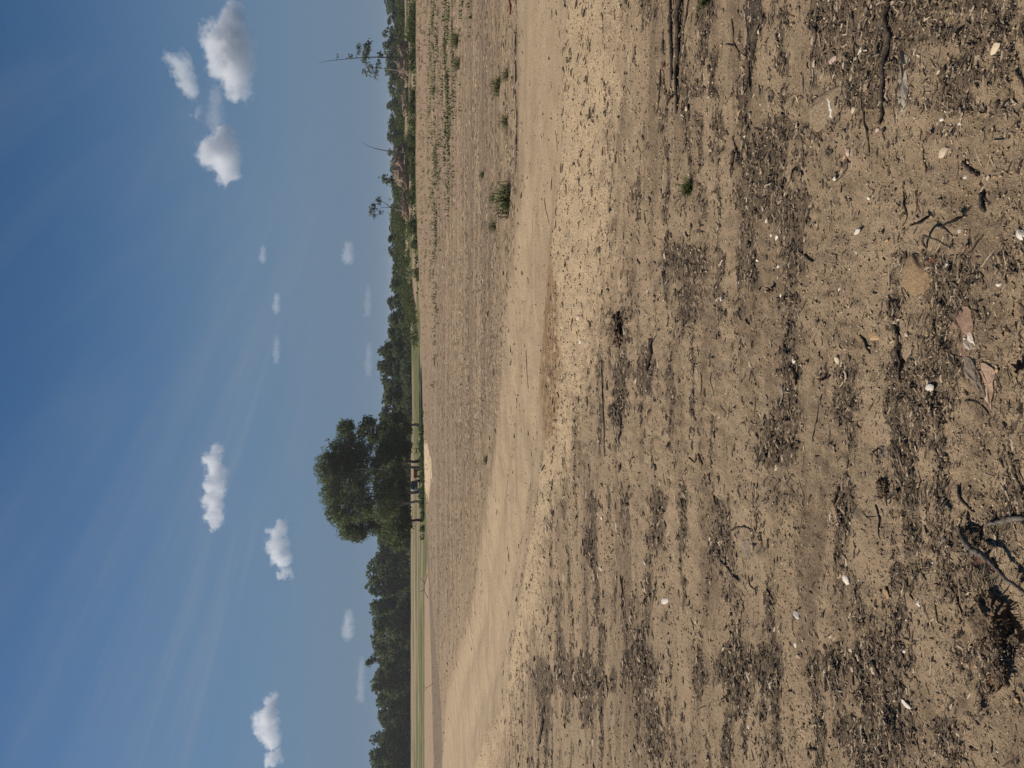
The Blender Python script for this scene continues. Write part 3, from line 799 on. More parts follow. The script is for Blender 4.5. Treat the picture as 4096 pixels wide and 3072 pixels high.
def ground_material():
    m = Mat("soil")
    v = m.coords()

    def zones(nm):
        a = m.n.new('ShaderNodeAttribute')
        a.attribute_name = nm
        s = m.n.new('ShaderNodeSeparateColor')
        m.l.new(a.outputs['Color'], s.inputs[0])
        return s.outputs[0], s.outputs[1], s.outputs[2], a.outputs['Alpha']
    track, gravel, mulch, green = zones("zone_a")
    beige, brush, sand, damp = zones("zone_b")
    hill, dry, field, red = zones("zone_c")
    n_big = m.noise(0.9, 4, 0.6, v)
    n_mid = m.noise(7, 5, 0.62, v)
    n_fine = m.noise(45, 5, 0.7, v)
    n_grit = m.noise(210, 3, 0.7, v)
    soil = m.ramp(n_mid, [(0.25, (0.250, 0.178, 0.108)), (0.5, (0.328, 0.240, 0.152)), (0.75, (0.385, 0.288, 0.188))])
    soil = m.mix(m.step(n_big, .35, .65), soil, m.mix(.5, soil, (0.40, 0.285, 0.175)))
    mq = m.n.new('ShaderNodeMapping')
    mq.inputs['Scale'].default_value = (0.22, 1.0, 1.0)
    m.l.new(v, mq.inputs['Vector'])
    soil = m.mix(m.math('MULTIPLY', m.step(m.noise(2.4, 6, 0.70, mq.outputs[0], .6), .47, .62), .8), soil, m.ramp(n_fine, [(.3, (0.12, 0.085, 0.055)), (.7, (0.25, 0.175, 0.11))]))
    # chaff field: greyer, streaked with rows of trash and painted furrow shade
    fld = m.ramp(m.noise(2.2, 6, 0.75, v), [(0.30, (0.15, 0.103, 0.064)), (0.48, (0.285, 0.20, 0.122)), (0.68, (0.40, 0.29, 0.182))])
    mp = m.n.new('ShaderNodeMapping')
    mp.inputs['Scale'].default_value = (0.08, 1.0, 1.0)
    m.l.new(v, mp.inputs['Vector'])
    fld = m.mix(m.step(m.noise(0.45, 3, 0.6, mp.outputs[0]), .42, .62), fld, m.mix(.65, fld, (0.14, 0.10, 0.068)))
    fld = m.mix(m.step(m.noise(2.6, 4, 0.7, mp.outputs[0]), .5, .66), fld, m.mix(.72, fld, (0.10, 0.073, 0.05)))
    fld = m.mix(m.step(m.noise(9.0, 4, 0.7, mp.outputs[0]), .52, .64), fld, m.mix(.45, fld, (0.44, 0.335, 0.23)))
    fld = m.mix(m.math('MULTIPLY', m.step(m.noise(16.0, 4, 0.75, mp.outputs[0]), .54, .64), .55), fld, (0.11, 0.08, 0.055))
    col = m.mix(field, soil, fld)
    duff = m.ramp(n_fine, [(0.32, (0.048, 0.036, 0.025)), (0.68, (0.165, 0.122, 0.083))])
    edge = m.math('ADD', mulch, m.math('MULTIPLY', m.math('SUBTRACT', n_mid, .5), .9))
    col = m.mix(m.math('MULTIPLY', m.step(edge, .22, .75), .84), col, duff)
    dust = m.ramp(m.noise(3.2, 5, 0.6, v), [(0.3, (0.36, 0.266, 0.165)), (0.7, (0.46, 0.35, 0.225))])
    dust = m.mix(m.math('MULTIPLY', m.step(m.noise(1.6, 6, .7, mq.outputs[0], .5), .46, .66), .6), dust, (0.25, 0.18, 0.115))
    dust = m.mix(m.math('MULTIPLY', m.step(m.noise(6.0, 5, .7, mq.outputs[0], .3), .54, .68), .5), dust, (0.50, 0.385, 0.25))
    col = m.mix(m.math('MULTIPLY', m.step(m.math('ADD', track, m.math('MULTIPLY', m.math('SUBTRACT', m.noise(3.5, 5, .7, mq.outputs[0]), .5), 1.6)), .15, .95), .85), col, dust)
    vor = m.n.new('ShaderNodeTexVoronoi')
    vor.inputs['Scale'].default_value = 55
    m.l.new(v, vor.inputs['Vector'])
    pebble = m.ramp(vor.outputs['Distance'], [(0.15, (0.66, 0.51, 0.325)), (0.55, (0.47, 0.345, 0.21))])
    g = m.math('ADD', gravel, m.math('MULTIPLY', m.math('SUBTRACT', n_mid, .5), 1.2))
    col = m.mix(m.math('MULTIPLY', m.step(g, .35, .75), .85), col, pebble)
    col = m.mix(m.math('MULTIPLY', damp, m.step(n_mid, .3, .6)), col, (0.22, 0.135, 0.065))
    col = m.mix(m.math('MULTIPLY', red, .4), col, m.ramp(m.noise(1.0, 5, .65, mp.outputs[0]), [(0.3, (0.23, 0.145, 0.09)), (0.7, (0.36, 0.24, 0.155))]))
    col = m.mix(beige, col, m.ramp(m.noise(1.2, 4, .6, v), [(0.3, (0.27, 0.19, 0.122)), (0.7, (0.35, 0.25, 0.165))]))
    col = m.mix(m.math('MULTIPLY', brush, .9), col, m.ramp(m.noise(1.6, 5, .7, v), [(0.35, (0.11, 0.085, 0.06)), (0.7, (0.22, 0.165, 0.115))]))  # dark strip: brush plus the bank's drop shadow, both painted into the soil
    turf = m.ramp(m.noise(.25, 6, .65, v), [(0.34, (0.045, 0.058, 0.016)), (0.52, (0.088, 0.100, 0.030)), (0.68, (0.17, 0.142, 0.064))])
    col = m.mix(green, col, turf)
    straw = m.ramp(m.noise(.3, 5, .65, mp.outputs[0]), [(0.4, (0.20, 0.155, 0.09)), (0.62, (0.30, 0.22, 0.14))])
    col = m.mix(m.math('MULTIPLY', dry, green), col, straw)
    col = m.mix(hill, col, m.ramp(m.noise(.6, 5, .65, v), [(0.3, (0.19, 0.132, 0.086)), (0.7, (0.33, 0.24, 0.16))]))
    col = m.mix(sand, col, (0.55, 0.42, 0.27))
    # grit: pale and dark grains
    col = m.mix(m.math('MULTIPLY', m.step(n_grit, .58, .67), .55), col, (0.50, 0.39, 0.26))
    col = m.mix(m.math('MULTIPLY', m.step(n_grit, .42, .33), .5), col, (0.10, 0.075, 0.052))
    # crusts and crumbs: mottling between a finger's width and a hand's width
    n_crumb = m.noise(95, 4, 0.75, v)
    calm = m.math('SUBTRACT', 1.0, m.math('MULTIPLY', track, .6))
    col = m.mix(m.math('MULTIPLY', m.step(n_crumb, .47, .34), m.math('MULTIPLY', calm, .42)), col, (0.085, 0.062, 0.042))
    col = m.mix(m.math('MULTIPLY', m.step(n_crumb, .56, .68), .35), col, (0.40, 0.30, 0.195))
    b1 = m.bump(n_fine, 0.8, 0.020)
    b1 = m.bump(n_crumb, 0.7, 0.010, b1)
    b2 = m.bump(n_grit, 0.6, 0.006, b1)
    rough = m.math('ADD', .92, 0)
    return m.surface(col, rough, b2, 0.12)


ground = build_ground()
ground.data.materials.append(ground_material())

# ------------------------------------------------------------------ shared materials
M = {
    'bark': speckled("dark_bark", (0.028, 0.022, 0.018), (0.11, 0.085, 0.066), 60, .95, .9, 120, .006, spec=.1),
    'greybark': speckled("grey_bark", (0.05, 0.043, 0.037), (0.19, 0.163, 0.137), 55, .95, .9, 110, .006, spec=.1),
    'root': speckled("root_skin", (0.03, 0.02, 0.014), (0.11, 0.07, 0.045), 90, .9, .6, 160, .003, spec=.1),
    'wood': speckled("brown_wood", (0.11, 0.075, 0.045), (0.28, 0.20, 0.125), 50, .9, .7, 100, .004, spec=.1),
    'palewood': speckled("bleached_wood", (0.20, 0.17, 0.13), (0.42, 0.36, 0.28), 26, .9, .8, 80, .006, spec=.1),
    'rust': speckled("rusty_strip", (0.14, 0.035, 0.015), (0.30, 0.09, 0.04), 20, .8, .5),
    'white': speckled("white_quartz", (0.50, 0.43, 0.34), (0.76, 0.70, 0.61), 70, .7, .5, 130, .004, spec=.3),
    'cream': speckled("cream_stone", (0.42, 0.32, 0.20), (0.62, 0.51, 0.36), 70, .75, .5, 130, .004, (0.45, 0.27, 0.12)),
    'tan': speckled("tan_stone", (0.22, 0.15, 0.09), (0.37, 0.265, 0.165), 40, .8, .6, 90, .005),
    'pink': speckled("pink_stone", (0.38, 0.25, 0.185), (0.56, 0.43, 0.345), 70, .75, .5, 130, .004),
    'grey': speckled("grey_stone", (0.075, 0.068, 0.06), (0.17, 0.155, 0.135), 60, .75, .5, 120, .004),
    'orange': speckled("orange_stone", (0.33, 0.19, 0.09), (0.54, 0.37, 0.20), 60, .75, .5, 120, .004),
    'rockbrown': speckled("brown_rock", (0.20, 0.135, 0.08), (0.33, 0.24, 0.15), 18, .8, .8, 50, .010, (0.46, 0.36, 0.26)),
    'rocktan': speckled("tan_rock", (0.17, 0.11, 0.065), (0.36, 0.24, 0.13), 22, .8, .8, 60, .010, (0.42, 0.29, 0.16)),
    'redstone': speckled("red_rock", (0.19, 0.12, 0.08), (0.28, 0.18, 0.12), 24, .8, .8, 60, .008),
    'greystone': speckled("grey_shard", (0.15, 0.115, 0.085), (0.25, 0.195, 0.145), 30, .8, .8, 70, .008),
    'pinkstone': speckled("pink_shard", (0.29, 0.19, 0.125), (0.39, 0.27, 0.185), 28, .8, .7, 70, .008),
    'whitestone': speckled("white_crust", (0.42, 0.34, 0.25), (0.66, 0.57, 0.46), 30, .8, .8, 70, .008),
    'leafred': speckled("rust_leaf", (0.12, 0.04, 0.02), (0.24, 0.09, 0.045), 60, .7, .4, 120, .002),
    'leafbrown': speckled("brown_leaf", (0.055, 0.028, 0.02), (0.17, 0.09, 0.06), 60, .7, .4, 120, .002),
    'leafgrey': speckled("grey_leaf", (0.04, 0.036, 0.03), (0.12, 0.10, 0.08), 60, .8, .4, 120, .002),
    'clod': speckled("clod_soil", (0.09, 0.066, 0.046), (0.24, 0.17, 0.11), 30, .95, 1.0, 70, .012, spec=.05),
    'mound': speckled("mound_soil", (0.22, 0.155, 0.11), (0.40, 0.30, 0.22), 1.5, .95, 1.0, 3.5, .25, spec=.05),
    'rustsoil': speckled("rust_soil", (0.07, 0.038, 0.02), (0.22, 0.12, 0.06), 70, .95, 1.0, 90, .008, spec=.05),
    'trunk': speckled("oak_bark", (0.045, 0.036, 0.028), (0.13, 0.105, 0.08), 3, .95, .8, 9, .06, spec=.05, stretch=(3, 3, .5)),
    'paletrunk': speckled("pale_bark", (0.16, 0.135, 0.105), (0.42, 0.37, 0.30), 2.5, .95, .7, 8, .05, spec=.05, stretch=(3, 3, .7)),
}
GRASS = by_island("green_blades", [(0.0, (0.035, 0.06, 0.014)), (0.6, (0.07, 0.10, 0.028)), (1.0, (0.17, 0.15, 0.065))], .6, 30, .1)
OAK_LEAF = foliage("oak_leaves", [(0.0, (0.056, 0.076, 0.038)), (0.5, (0.125, 0.155, 0.075)), (0.9, (0.205, 0.225, 0.112)), (1.0, (0.30, 0.265, 0.11))], .38)
WOOD_LEAF = foliage("wood_leaves", [(0.0, (0.060, 0.084, 0.042)), (0.5, (0.130, 0.162, 0.080)), (1.0, (0.240, 0.265, 0.125))], .42)
BUSH_LEAF = foliage("bush_leaves", [(0.0, (0.045, 0.062, 0.02)), (0.6, (0.085, 0.108, 0.034)), (1.0, (0.14, 0.15, 0.055))], .3)


# ------------------------------------------------------------------ trees
def tube_arrays(pts, radii, sides=6, rough=0.0, seed=0):
    """a closed tapering tube along pts"""
    rg = np.random.default_rng(seed)
    pts = np.array(pts, float)
    n = len(pts)
    t = np.gradient(pts, axis=0)
    t /= np.linalg.norm(t, axis=1)[:, None] + 1e-9
    ref = np.array([0.13, 0.21, 1.0]) if abs(t[:, 2]).mean() < .8 else np.array([1.0, 0.17, 0.1])
    a = np.cross(t, ref)
    a /= np.linalg.norm(a, axis=1)[:, None] + 1e-9
    b = np.cross(t, a)
    ang = np.arange(sides) * 2 * math.pi / sides
    rr = np.array(radii)[:, None] * (1 + rough * (rg.random((n, sides)) - .5))
    ring = pts[:, None, :] + rr[..., None] * (np.cos(ang)[None, :, None] * a[:, None, :] + np.sin(ang)[None, :, None] * b[:, None, :])
    v = np.concatenate([ring.reshape(-1, 3), pts[:1], pts[-1:]])
    f = []
    for i in range(n - 1):
        for k in range(sides):
            k2 = (k + 1) % sides
            f.append((i * sides + k, i * sides + k2, (i + 1) * sides + k2, (i + 1) * sides + k))
    c0, c1 = n * sides, n * sides + 1
    for k in range(sides):
        k2 = (k + 1) % sides
        f.append((c0, k2, k, c0))
        f.append((c1, (n - 1) * sides + k, (n - 1) * sides + k2, c1))
    return v, f


def mesh_mixed(name, vs, fs, mat, smooth=True):
    """faces given as 4-tuples; a repeated last corner means a triangle"""
    me = bpy.data.meshes.new(name)
    ff = []
    for f in fs:
        g = []
        for i in f:
            if i not in g:
                g.append(int(i))
        if len(g) > 2:
            ff.append(g)
    me.from_pydata([tuple(map(float, v)) for v in vs], [], ff)
    me.polygons.foreach_set('use_smooth', [smooth] * len(me.polygons))
    me.update()
    if mat:
        me.materials.append(mat)
    return me


class Tubes:
    def __init__(self):
        self.v, self.f, self.n = [], [], 0

    def add(self, pts, radii, sides=6, rough=0.0, seed=0):
        v, f = tube_arrays(pts, radii, sides, rough, seed)
        self.v.append(v)
        self.f += [tuple(i + self.n for i in q) for q in f]
        self.n += len(v)

    def mesh(self, name, mat, smooth=True):
        return mesh_mixed(name, np.concatenate(self.v), self.f, mat, smooth)


LEAF_T = np.array([(0, -.5, 0), (.32, -.05, .10), (0, .5, 0), (-.32, -.05, .10)])
LEAF_F = np.array([(0, 1, 2, 3)])


def leaf_cloud(lobes, n_clumps, per, leaf, rg, clump_r=0.16, hollow=0.55):
    """leaf faces gathered in clumps over the skin of ellipsoid lobes: (cx,cy,cz,rx,ry,rz)"""
    L = np.array(lobes, float)
    wts = (L[:, 3] * L[:, 5]) ** 1.0
    wts /= wts.sum()
    pick = rg.choice(len(L), n_clumps, p=wts)
    d = rg.normal(size=(n_clumps, 3))
    d /= np.linalg.norm(d, axis=1)[:, None]
    rad = hollow + (1.06 - hollow) * rg.random(n_clumps) ** .6
    rad = rad + .22 * (rg.random(n_clumps) < .12)
    cc = L[pick, :3] + d * L[pick, 3:] * rad[:, None]
    size = clump_r * (0.6 + 0.9 * rg.random(n_clumps)) * L[pick, 3:].mean(1)
    n = n_clumps * per
    q = rg.normal(size=(n, 3)) * np.array([1, 1, .75])
    q *= (0.35 + 0.65 * rg.random(n)[:, None]) / (np.linalg.norm(q, axis=1)[:, None])
    pos = np.repeat(cc, per, 0) + q * np.repeat(size, per)[:, None]
    s = leaf * (0.6 + 0.8 * rg.random(n))
    rm = rot_zxy(rg.random(n) * 6.28, rg.normal(0, .8, n), rg.normal(0, .8, n))
    return scatter_np(LEAF_T, LEAF_F, pos, rm, np.stack([s, s * 1.25, s], -1))


def grow_trunk(base_r, height_, lobes, rg, lean=(0, 0), fork=None, sides=7):
    """a trunk with limbs that reach into each lobe"""
    T = Tubes()
    n = 9
    top = np.array([lean[0], lean[1], height_])
    wob = rg.normal(0, base_r * .5, (n, 2))
    wob[0] = 0
    pts = [np.array([top[0] * t ** 1.3 + wob[i][0], top[1] * t ** 1.3 + wob[i][1], -0.3 + (height_ + .3) * t]) for i, t in enumerate(np.linspace(0, 1, n))]
    rad = [base_r * (1.35 if i == 0 else 1.0) * (1 - .72 * t) for i, t in enumerate(np.linspace(0, 1, n))]
    T.add(pts, rad, sides, .2, int(rg.integers(1e6)))
    for lb in lobes:
        c = np.array(lb[:3])
        zt = min(max(c[2] - lb[5] * 1.3, height_ * .25), height_ * .92)
        k = int(np.clip(round((zt + .3) / (height_ + .3) * (n - 1)), 1, n - 2))
        s0 = pts[k]
        e = c + rg.normal(0, .15, 3) * np.array(lb[3:])
        mid = (s0 + e) / 2 + np.array([0, 0, -.08 * np.linalg.norm(e - s0)]) + rg.normal(0, .12, 3)
        r0 = rad[k] * .6
        T.add([s0, (s0 + mid) / 2 + rg.normal(0, .08, 3), mid, (mid + e) / 2 + rg.normal(0, .1, 3), e], [r0, r0 * .8, r0 * .6, r0 * .42, r0 * .15], 5, .2, int(rg.integers(1e6)))
        for _ in range(3):
            e2 = c + rg.normal(0, .55, 3) * np.array(lb[3:])
            T.add([mid, (mid + e2) / 2 + rg.normal(0, .15, 3), e2], [r0 * .45, r0 * .3, r0 * .08], 4, 0, 0)
    return T


ORD = ["first", "second", "third", "fourth", "fifth", "sixth", "seventh", "eighth", "ninth", "tenth", "eleventh", "twelfth", "thirteenth",
       "fourteenth", "fifteenth", "sixteenth", "seventeenth", "eighteenth", "nineteenth", "twentieth", "twenty-first", "twenty-second", "twenty-third", "twenty-fourth",
       "twenty-fifth", "twenty-sixth", "twenty-seventh", "twenty-eighth", "twenty-ninth", "thirtieth"]


# ---- the oak grove: x, y of the foot, bark, trunk height, radius, lobes (x, dy, z, rx, ry, rz) in world x/z
def lobe_px(y, ty, tx, rp, rz):
    """measured on the photograph at the tree's distance: metres"""
    s = y / 3000.0 * 1.0
    return ((1536 - ty) * s, (1590 - tx) * s + 1.6, rp * s, rz * s)


GROVE = [
    ("slender pale trunked oak at the right end of the grove", (-7.9, 142.0), 'paletrunk', 8.5, .26,
     [(1712, 1392, 32, 30), (1692, 1478, 26, 24), (1722, 1450, 24, 20), (1725, 1560, 42, 45), (1690, 1590, 34, 38), (1745, 1500, 26, 24), (1725, 1622, 30, 20)]),
    ("tall dark trunked oak in the right half of the grove", (-13.6, 134.0), 'trunk', 12.0, .28,
     [(1800, 1362, 46, 42), (1852, 1322, 46, 40), (1790, 1440, 46, 44), (1850, 1410, 52, 50), (1770, 1580, 46, 50), (1820, 1545, 46, 40), (1765, 1400, 30, 26), (1790, 1622, 34, 22), (1835, 1605, 34, 30)]),
    ("pale trunked oak left of the dark trunk near mid grove", (-14.6, 131.0), 'paletrunk', 11.5, .28,
     [(1905, 1335, 48, 44), (1898, 1420, 50, 46), (1875, 1500, 40, 34), (1880, 1590, 42, 34)]),
    ("oak with a forked pale trunk in the middle of the grove", (-17.8, 126.0), 'paletrunk', 12.0, .27,
     [(1972, 1345, 52, 48), (1955, 1430, 52, 46), (1945, 1540, 52, 42), (1985, 1600, 36, 30), (1930, 1612, 30, 24)]),
    ("oak with a straight pale trunk left of the forked one", (-18.6, 118.0), 'paletrunk', 11.0, .24,
     [(2045, 1362, 46, 44), (2025, 1440, 52, 50), (2018, 1545, 56, 54)]),
    ("broad oak with leaning dark trunk at the left end of the grove", (-22.6, 125.0), 'trunk', 9.5, .24,
     [(2098, 1402, 42, 40), (2133, 1432, 27, 36), (2088, 1485, 46, 44), (2082, 1585, 56, 52), (2138, 1590, 38, 44), (2110, 1540, 40, 36), (2170, 1600, 24, 30), (2060, 1618, 34, 22), (2105, 1620, 40, 20)]),
]
for gi, (lab, (gx, gy), bark, th, tr, lb) in enumerate(GROVE):
    rg = np.random.default_rng(100 + gi)
    gz = hz(gx, gy)
    t = tag(empty("oak_tree", (gx, gy, gz)), lab, "tree", "oaks of the grove behind the field")
    lobes = []
    for (ty, tx, rp, rz) in lb:
        x, z, a, c = lobe_px(gy, ty, tx, rp, rz)
        lobes.append((x - gx, 0.7 + rg.normal(0, 1.0), z - gz, a, a * 1.15, c))
    T = grow_trunk(tr, th, lobes, rg, lean=(rg.normal(0, .3), 0))
    link("trunk", T.mesh("trunk", M[bark]), t)
    v, f = leaf_cloud([(l[0], l[1], l[2], l[3] * 1.14, l[4] * 1.14, l[5] * 1.14) for l in lobes], 210 * len(lobes), 16, .25, rg, .23, .22)
    link("crown", mesh_np("crown", v, f, OAK_LEAF), t)

# ---- the wood behind: prototypes of 10 m trees, copied
PROTO = []
for k in range(6):
    rg = np.random.default_rng(200 + k)
    hgt = 10.0
    lobes = []
    wide = [3.0, 3.6, 2.6, 3.2, 2.2, 3.4][k]
    for j in range(20):
        zz = rg.uniform(1.4, 9.0)
        prof = math.sin(math.pi * min(max((zz + .8) / 11.0, 0), 1)) ** .7
        rr = wide * prof * rg.uniform(.38, .55)
        an = rg.random() * 6.28
        off = wide * .75 * prof * rg.random() ** .5
        lobes.append((math.cos(an) * off, math.sin(an) * off, zz, rr, rr, rr * .85))
    lobes.append((0, 0, 9.0, wide * .4, wide * .4, 1.0))
    T = grow_trunk(.20, 8.0, lobes, rg, sides=5)
    tm = T.mesh("trunk", M['paletrunk'] if k in (1, 4) else M['trunk'])
    v, f = leaf_cloud(lobes, 640, 11, .40, rg, .24, .35)
    cm = mesh_np("crown", v, f, WOOD_LEAF)
    PROTO.append((tm, cm))


def plant_tree(name, label, group, x, y, top_z, k, wide, rz, lift=0.0):
    z = hz(x, y)
    s = max(top_z - z, 2.0) / 10.0
    t = tag(empty(name, (x, y, z), rz), label, "tree", group)
    t.scale = (wide, wide, s)
    a = link("trunk", PROTO[k][0], t)
    b = link("crown", PROTO[k][1], t)
    return t


def skyline(pts, x):
    return float(np.interp(x, [p[0] for p in pts], [p[1] for p in pts]))


# left wood at about 250 m: skyline (x, z of the tree tops)
def tops(dist, pts):
    return [((1536 - ty) / 3000 * dist, (1590 - tx) / 3000 * dist + 1.6) for ty, tx in sorted(pts, reverse=True)]


LEFT_TOP = tops(245, [(3300, 1490), (3072, 1490), (2960, 1486), (2900, 1520), (2860, 1530), (2800, 1500), (2740, 1490), (2660, 1475), (2600, 1458), (2560, 1495), (2500, 1505), (2440, 1482), (2330, 1480), (2270, 1470), (2220, 1500), (2160, 1510), (2100, 1520), (2000, 1520), (1800, 1520), (1700, 1520)])
rg = np.random.default_rng(5)
xs = np.arange(-128, -14, 5.6)
for i, x in enumerate(xs):
    x = x + rg.normal(0, .9)
    y = 243 + rg.normal(0, 2.5)
    plant_tree("treeline_tree", "broad dark tree in the front row of the left wood, %s from the lower edge" % ORD[i], "front row of the left wood", x, y,
               skyline(LEFT_TOP, x) + rg.normal(0, .5), int(rg.integers(6)), rg.uniform(1.15, 1.5), rg.random() * 6.28)
for i, x in enumerate(np.arange(-131, -14, 6.4)):
    x = x + rg.normal(0, .9)
    y = 254 + rg.normal(0, 2)
    plant_tree("treeline_tree", "taller dark tree in the back row of the left wood, %s from the lower edge" % ORD[i], "back row of the left wood", x, y,
               skyline(LEFT_TOP, x) + .7 + rg.normal(0, .8), int(rg.integers(6)), rg.uniform(1.2, 1.6), rg.random() * 6.28)
# middle wood right of the oaks
MID_TOP = tops(225, [(1760, 1500), (1660, 1512), (1600, 1535), (1540, 1530), (1480, 1508), (1440, 1505), (1400, 1520), (1350, 1550), (1300, 1556), (1200, 1552), (1130, 1562), (1050, 1562), (980, 1556), (900, 1562), (850, 1568)])
for i, x in enumerate(np.arange(-18, 52, 4.6)):
    x = x + rg.normal(0, .7)
    y = 222 + rg.normal(0, 2.5)
    plant_tree("woodland_tree", "dark tree of the middle wood right of the oaks, %s from the grove" % ORD[i], "front row of the middle wood", x, y,
               skyline(MID_TOP, x) + rg.normal(0, .25), int(rg.integers(6)), rg.uniform(.95, 1.2), rg.random() * 6.28)
for i, x in enumerate(np.arange(-20, 54, 5.0)):
    x = x + rg.normal(0, .7)
    y = 231 + rg.normal(0, 2)
    plant_tree("woodland_tree", "dark tree in the back row of the middle wood, %s from the grove" % ORD[i], "back row of the middle wood", x, y,
               skyline(MID_TOP, x) + .3 + rg.normal(0, .35), int(rg.integers(6)), rg.uniform(1.0, 1.25), rg.random() * 6.28)
# far wood beyond the hill on the right
RIGHT_TOP = tops(330, [(870, 1560), (800, 1570), (640, 1558), (560, 1550), (470, 1556), (410, 1538), (350, 1560), (300, 1540), (240, 1540), (180, 1530), (130, 1540), (60, 1545), (0, 1540), (-200, 1540)])
for i, x in enumerate(np.arange(66, 186, 4.3)):
    x = x + rg.normal(0, .8)
    y = 326 + rg.normal(0, 4)
    plant_tree("distant_tree", "small distant tree beyond the right hillside, %s from the middle wood" % ORD[i], "distant wood beyond the hillside", x, y,
               skyline(RIGHT_TOP, x) + rg.normal(0, .35), int(rg.integers(6)), rg.uniform(1.4, 1.9), rg.random() * 6.28)


# ---- brush: shrub leaves along field edges, one mass each
def brush_band(name, label, pts, height_m, leaf, per, mat, seed, spread=2.0):
    """pts: polyline (x, y); leaf clumps along it"""
    rg = np.random.default_rng(seed)
    P = np.array(pts, float)
    seg = np.linalg.norm(np.diff(P, axis=0), axis=1)
    n = int(seg.sum() * per)
    k = rg.choice(len(seg), n, p=seg / seg.sum())
    t = rg.random(n)[:, None]
    q = P[k] * (1 - t) + P[k + 1] * t + rg.normal(0, spread, (n, 2))
    h = height_m * (0.15 + 2.2 * np.clip(fbm(q[:, 0] * .30, q[:, 1] * .30, 4, seed, .6) - .25, 0, 1)) * (.55 + .9 * rg.random(n))
    z = height(q[:, 0], q[:, 1])
    lob = np.stack([q[:, 0], q[:, 1], z + h * .45, h * .6, h * .6, h * .55], -1)
    v, f = leaf_cloud(lob, n * 6, 9, leaf, rg, .45, .3)
    o = link(name, mesh_np(name, v, f, mat))
    return tag(o, label, "undergrowth", kind="stuff")


brush_band("undergrowth", "dark undergrowth along the foot of the left wood", [(-130, 241), (-60, 240), (-10, 238), (-10, 247), (-130, 249)], 3.8, .42, 3.6, WOOD_LEAF, 301, .8)
brush_band("undergrowth", "dark undergrowth along the foot of the middle wood", [(-16, 219), (20, 218), (54, 216), (54, 226), (-16, 227)], 2.8, .36, 3.6, WOOD_LEAF, 302, .8)
brush_band("shrub_belt", "fresh green shrubs covering the bank right of the grove", [(8, 142), (14, 150), (20, 150), (30, 150)], 1.5, .24, 5, BUSH_LEAF, 303, 2.6)
brush_band("shrub_belt", "fresh green bushes on the rising bank below the middle wood", [(16, 175), (26, 170), (36, 170), (44, 172)], 2.2, .26, 5, BUSH_LEAF, 304, 4.0)
brush_band("shrub_belt", "low green scrub along the edge of the field on the right", [(16, 122), (30, 122), (45, 121), (64, 121)], 1.1, .20, 8, BUSH_LEAF, 305, 1.2)
brush_band("shrub_belt", "green scrub on the top of the right hillside", [(30, 168), (50, 168), (75, 170), (90, 172)], 1.7, .28, 4, BUSH_LEAF, 306, 4.0)
brush_band("shrub_belt", "green grass and weeds on the mound under the oaks", [(-7, 112), (-11, 113), (-15, 108), (-19, 104)], .55, .15, 14, BUSH_LEAF, 307, 1.6)

# ---- single trees on the hillside
def open_tree(label, x, y, trunk_pts, tr, lobes, leaf=.30, clumps=26, per=8, mat='greybark', name="sapling"):
    rg = np.random.default_rng(int(abs(x) * 10))
    z = hz(x, y)
    t = tag(empty(name, (x, y, z)), label, "tree")
    T = Tubes()
    for pts, r in trunk_pts:
        n = len(pts)
        T.add(pts, [r * (1 - .8 * i / (n - 1)) for i in range(n)], 5, .2, 1)
    for lb in lobes:
        near = min((p for pts, _ in trunk_pts for p in pts), key=lambda p: (p[0] - lb[0]) ** 2 + (p[2] - lb[2]) ** 2)
        T.add([near, ((near[0] + lb[0]) / 2, 0.1, (near[2] + lb[2]) / 2 + .15), lb[:3]], [tr * .4, tr * .28, tr * .1], 4)
        for _ in range(9):
            e = np.array(lb[:3]) + rg.normal(0, .7, 3) * np.array(lb[3:])
            T.add([lb[:3], e], [tr * .16, tr * .05], 4)
    link("trunk", T.mesh("trunk", M[mat]), t)
    if lobes:
        v, f = leaf_cloud(lobes, clumps * len(lobes), per, leaf, rg, .22, .2)
        link("crown", mesh_np("crown", v, f, OAK_LEAF), t)
    return t


S = 150 / 3000.0


def hill(ty, tx, y=150):
    """height and side of a spot measured at the hillside's distance"""
    return ((1536 - ty) * y / 3000.0, (1590 - tx) * y / 3000.0 + 1.6)


bx, by = 64.5, 150.0
bz = hz(bx, by)


def loc(ty, tx):
    x, z = hill(ty, tx)
    return (x - bx, 0.0, z - bz)


open_tree("tall thin leaning tree with sparse leaves on the right hillside", bx, by,
          [([loc(246, 1610), loc(246, 1570), loc(249, 1510), loc(252, 1470), loc(258, 1430), loc(264, 1390), loc(270, 1355), loc(276, 1320), loc(288, 1285)], .15)], .16,
          [(*loc(225, 1470)[:1], .3, loc(225, 1470)[2], 1.5, 1.0, .7), (*loc(205, 1478)[:1], 0, loc(205, 1478)[2], 1.3, .9, .7), (*loc(222, 1440)[:1], 0, loc(222, 1440)[2], 1.3, .8, .5),
           (*loc(238, 1525)[:1], 0, loc(238, 1525)[2], .7, .7, .6), (*loc(262, 1460)[:1], 0, loc(262, 1460)[2], 1.3, .8, .6), (*loc(252, 1408)[:1], 0, loc(252, 1408)[2], .6, .5, .4), (*loc(256, 1360)[:1], 0, loc(256, 1360)[2], .5, .4, .4)], .26, 30, 6)
bx, by = 62.3, 151.0
bz = hz(bx, by)
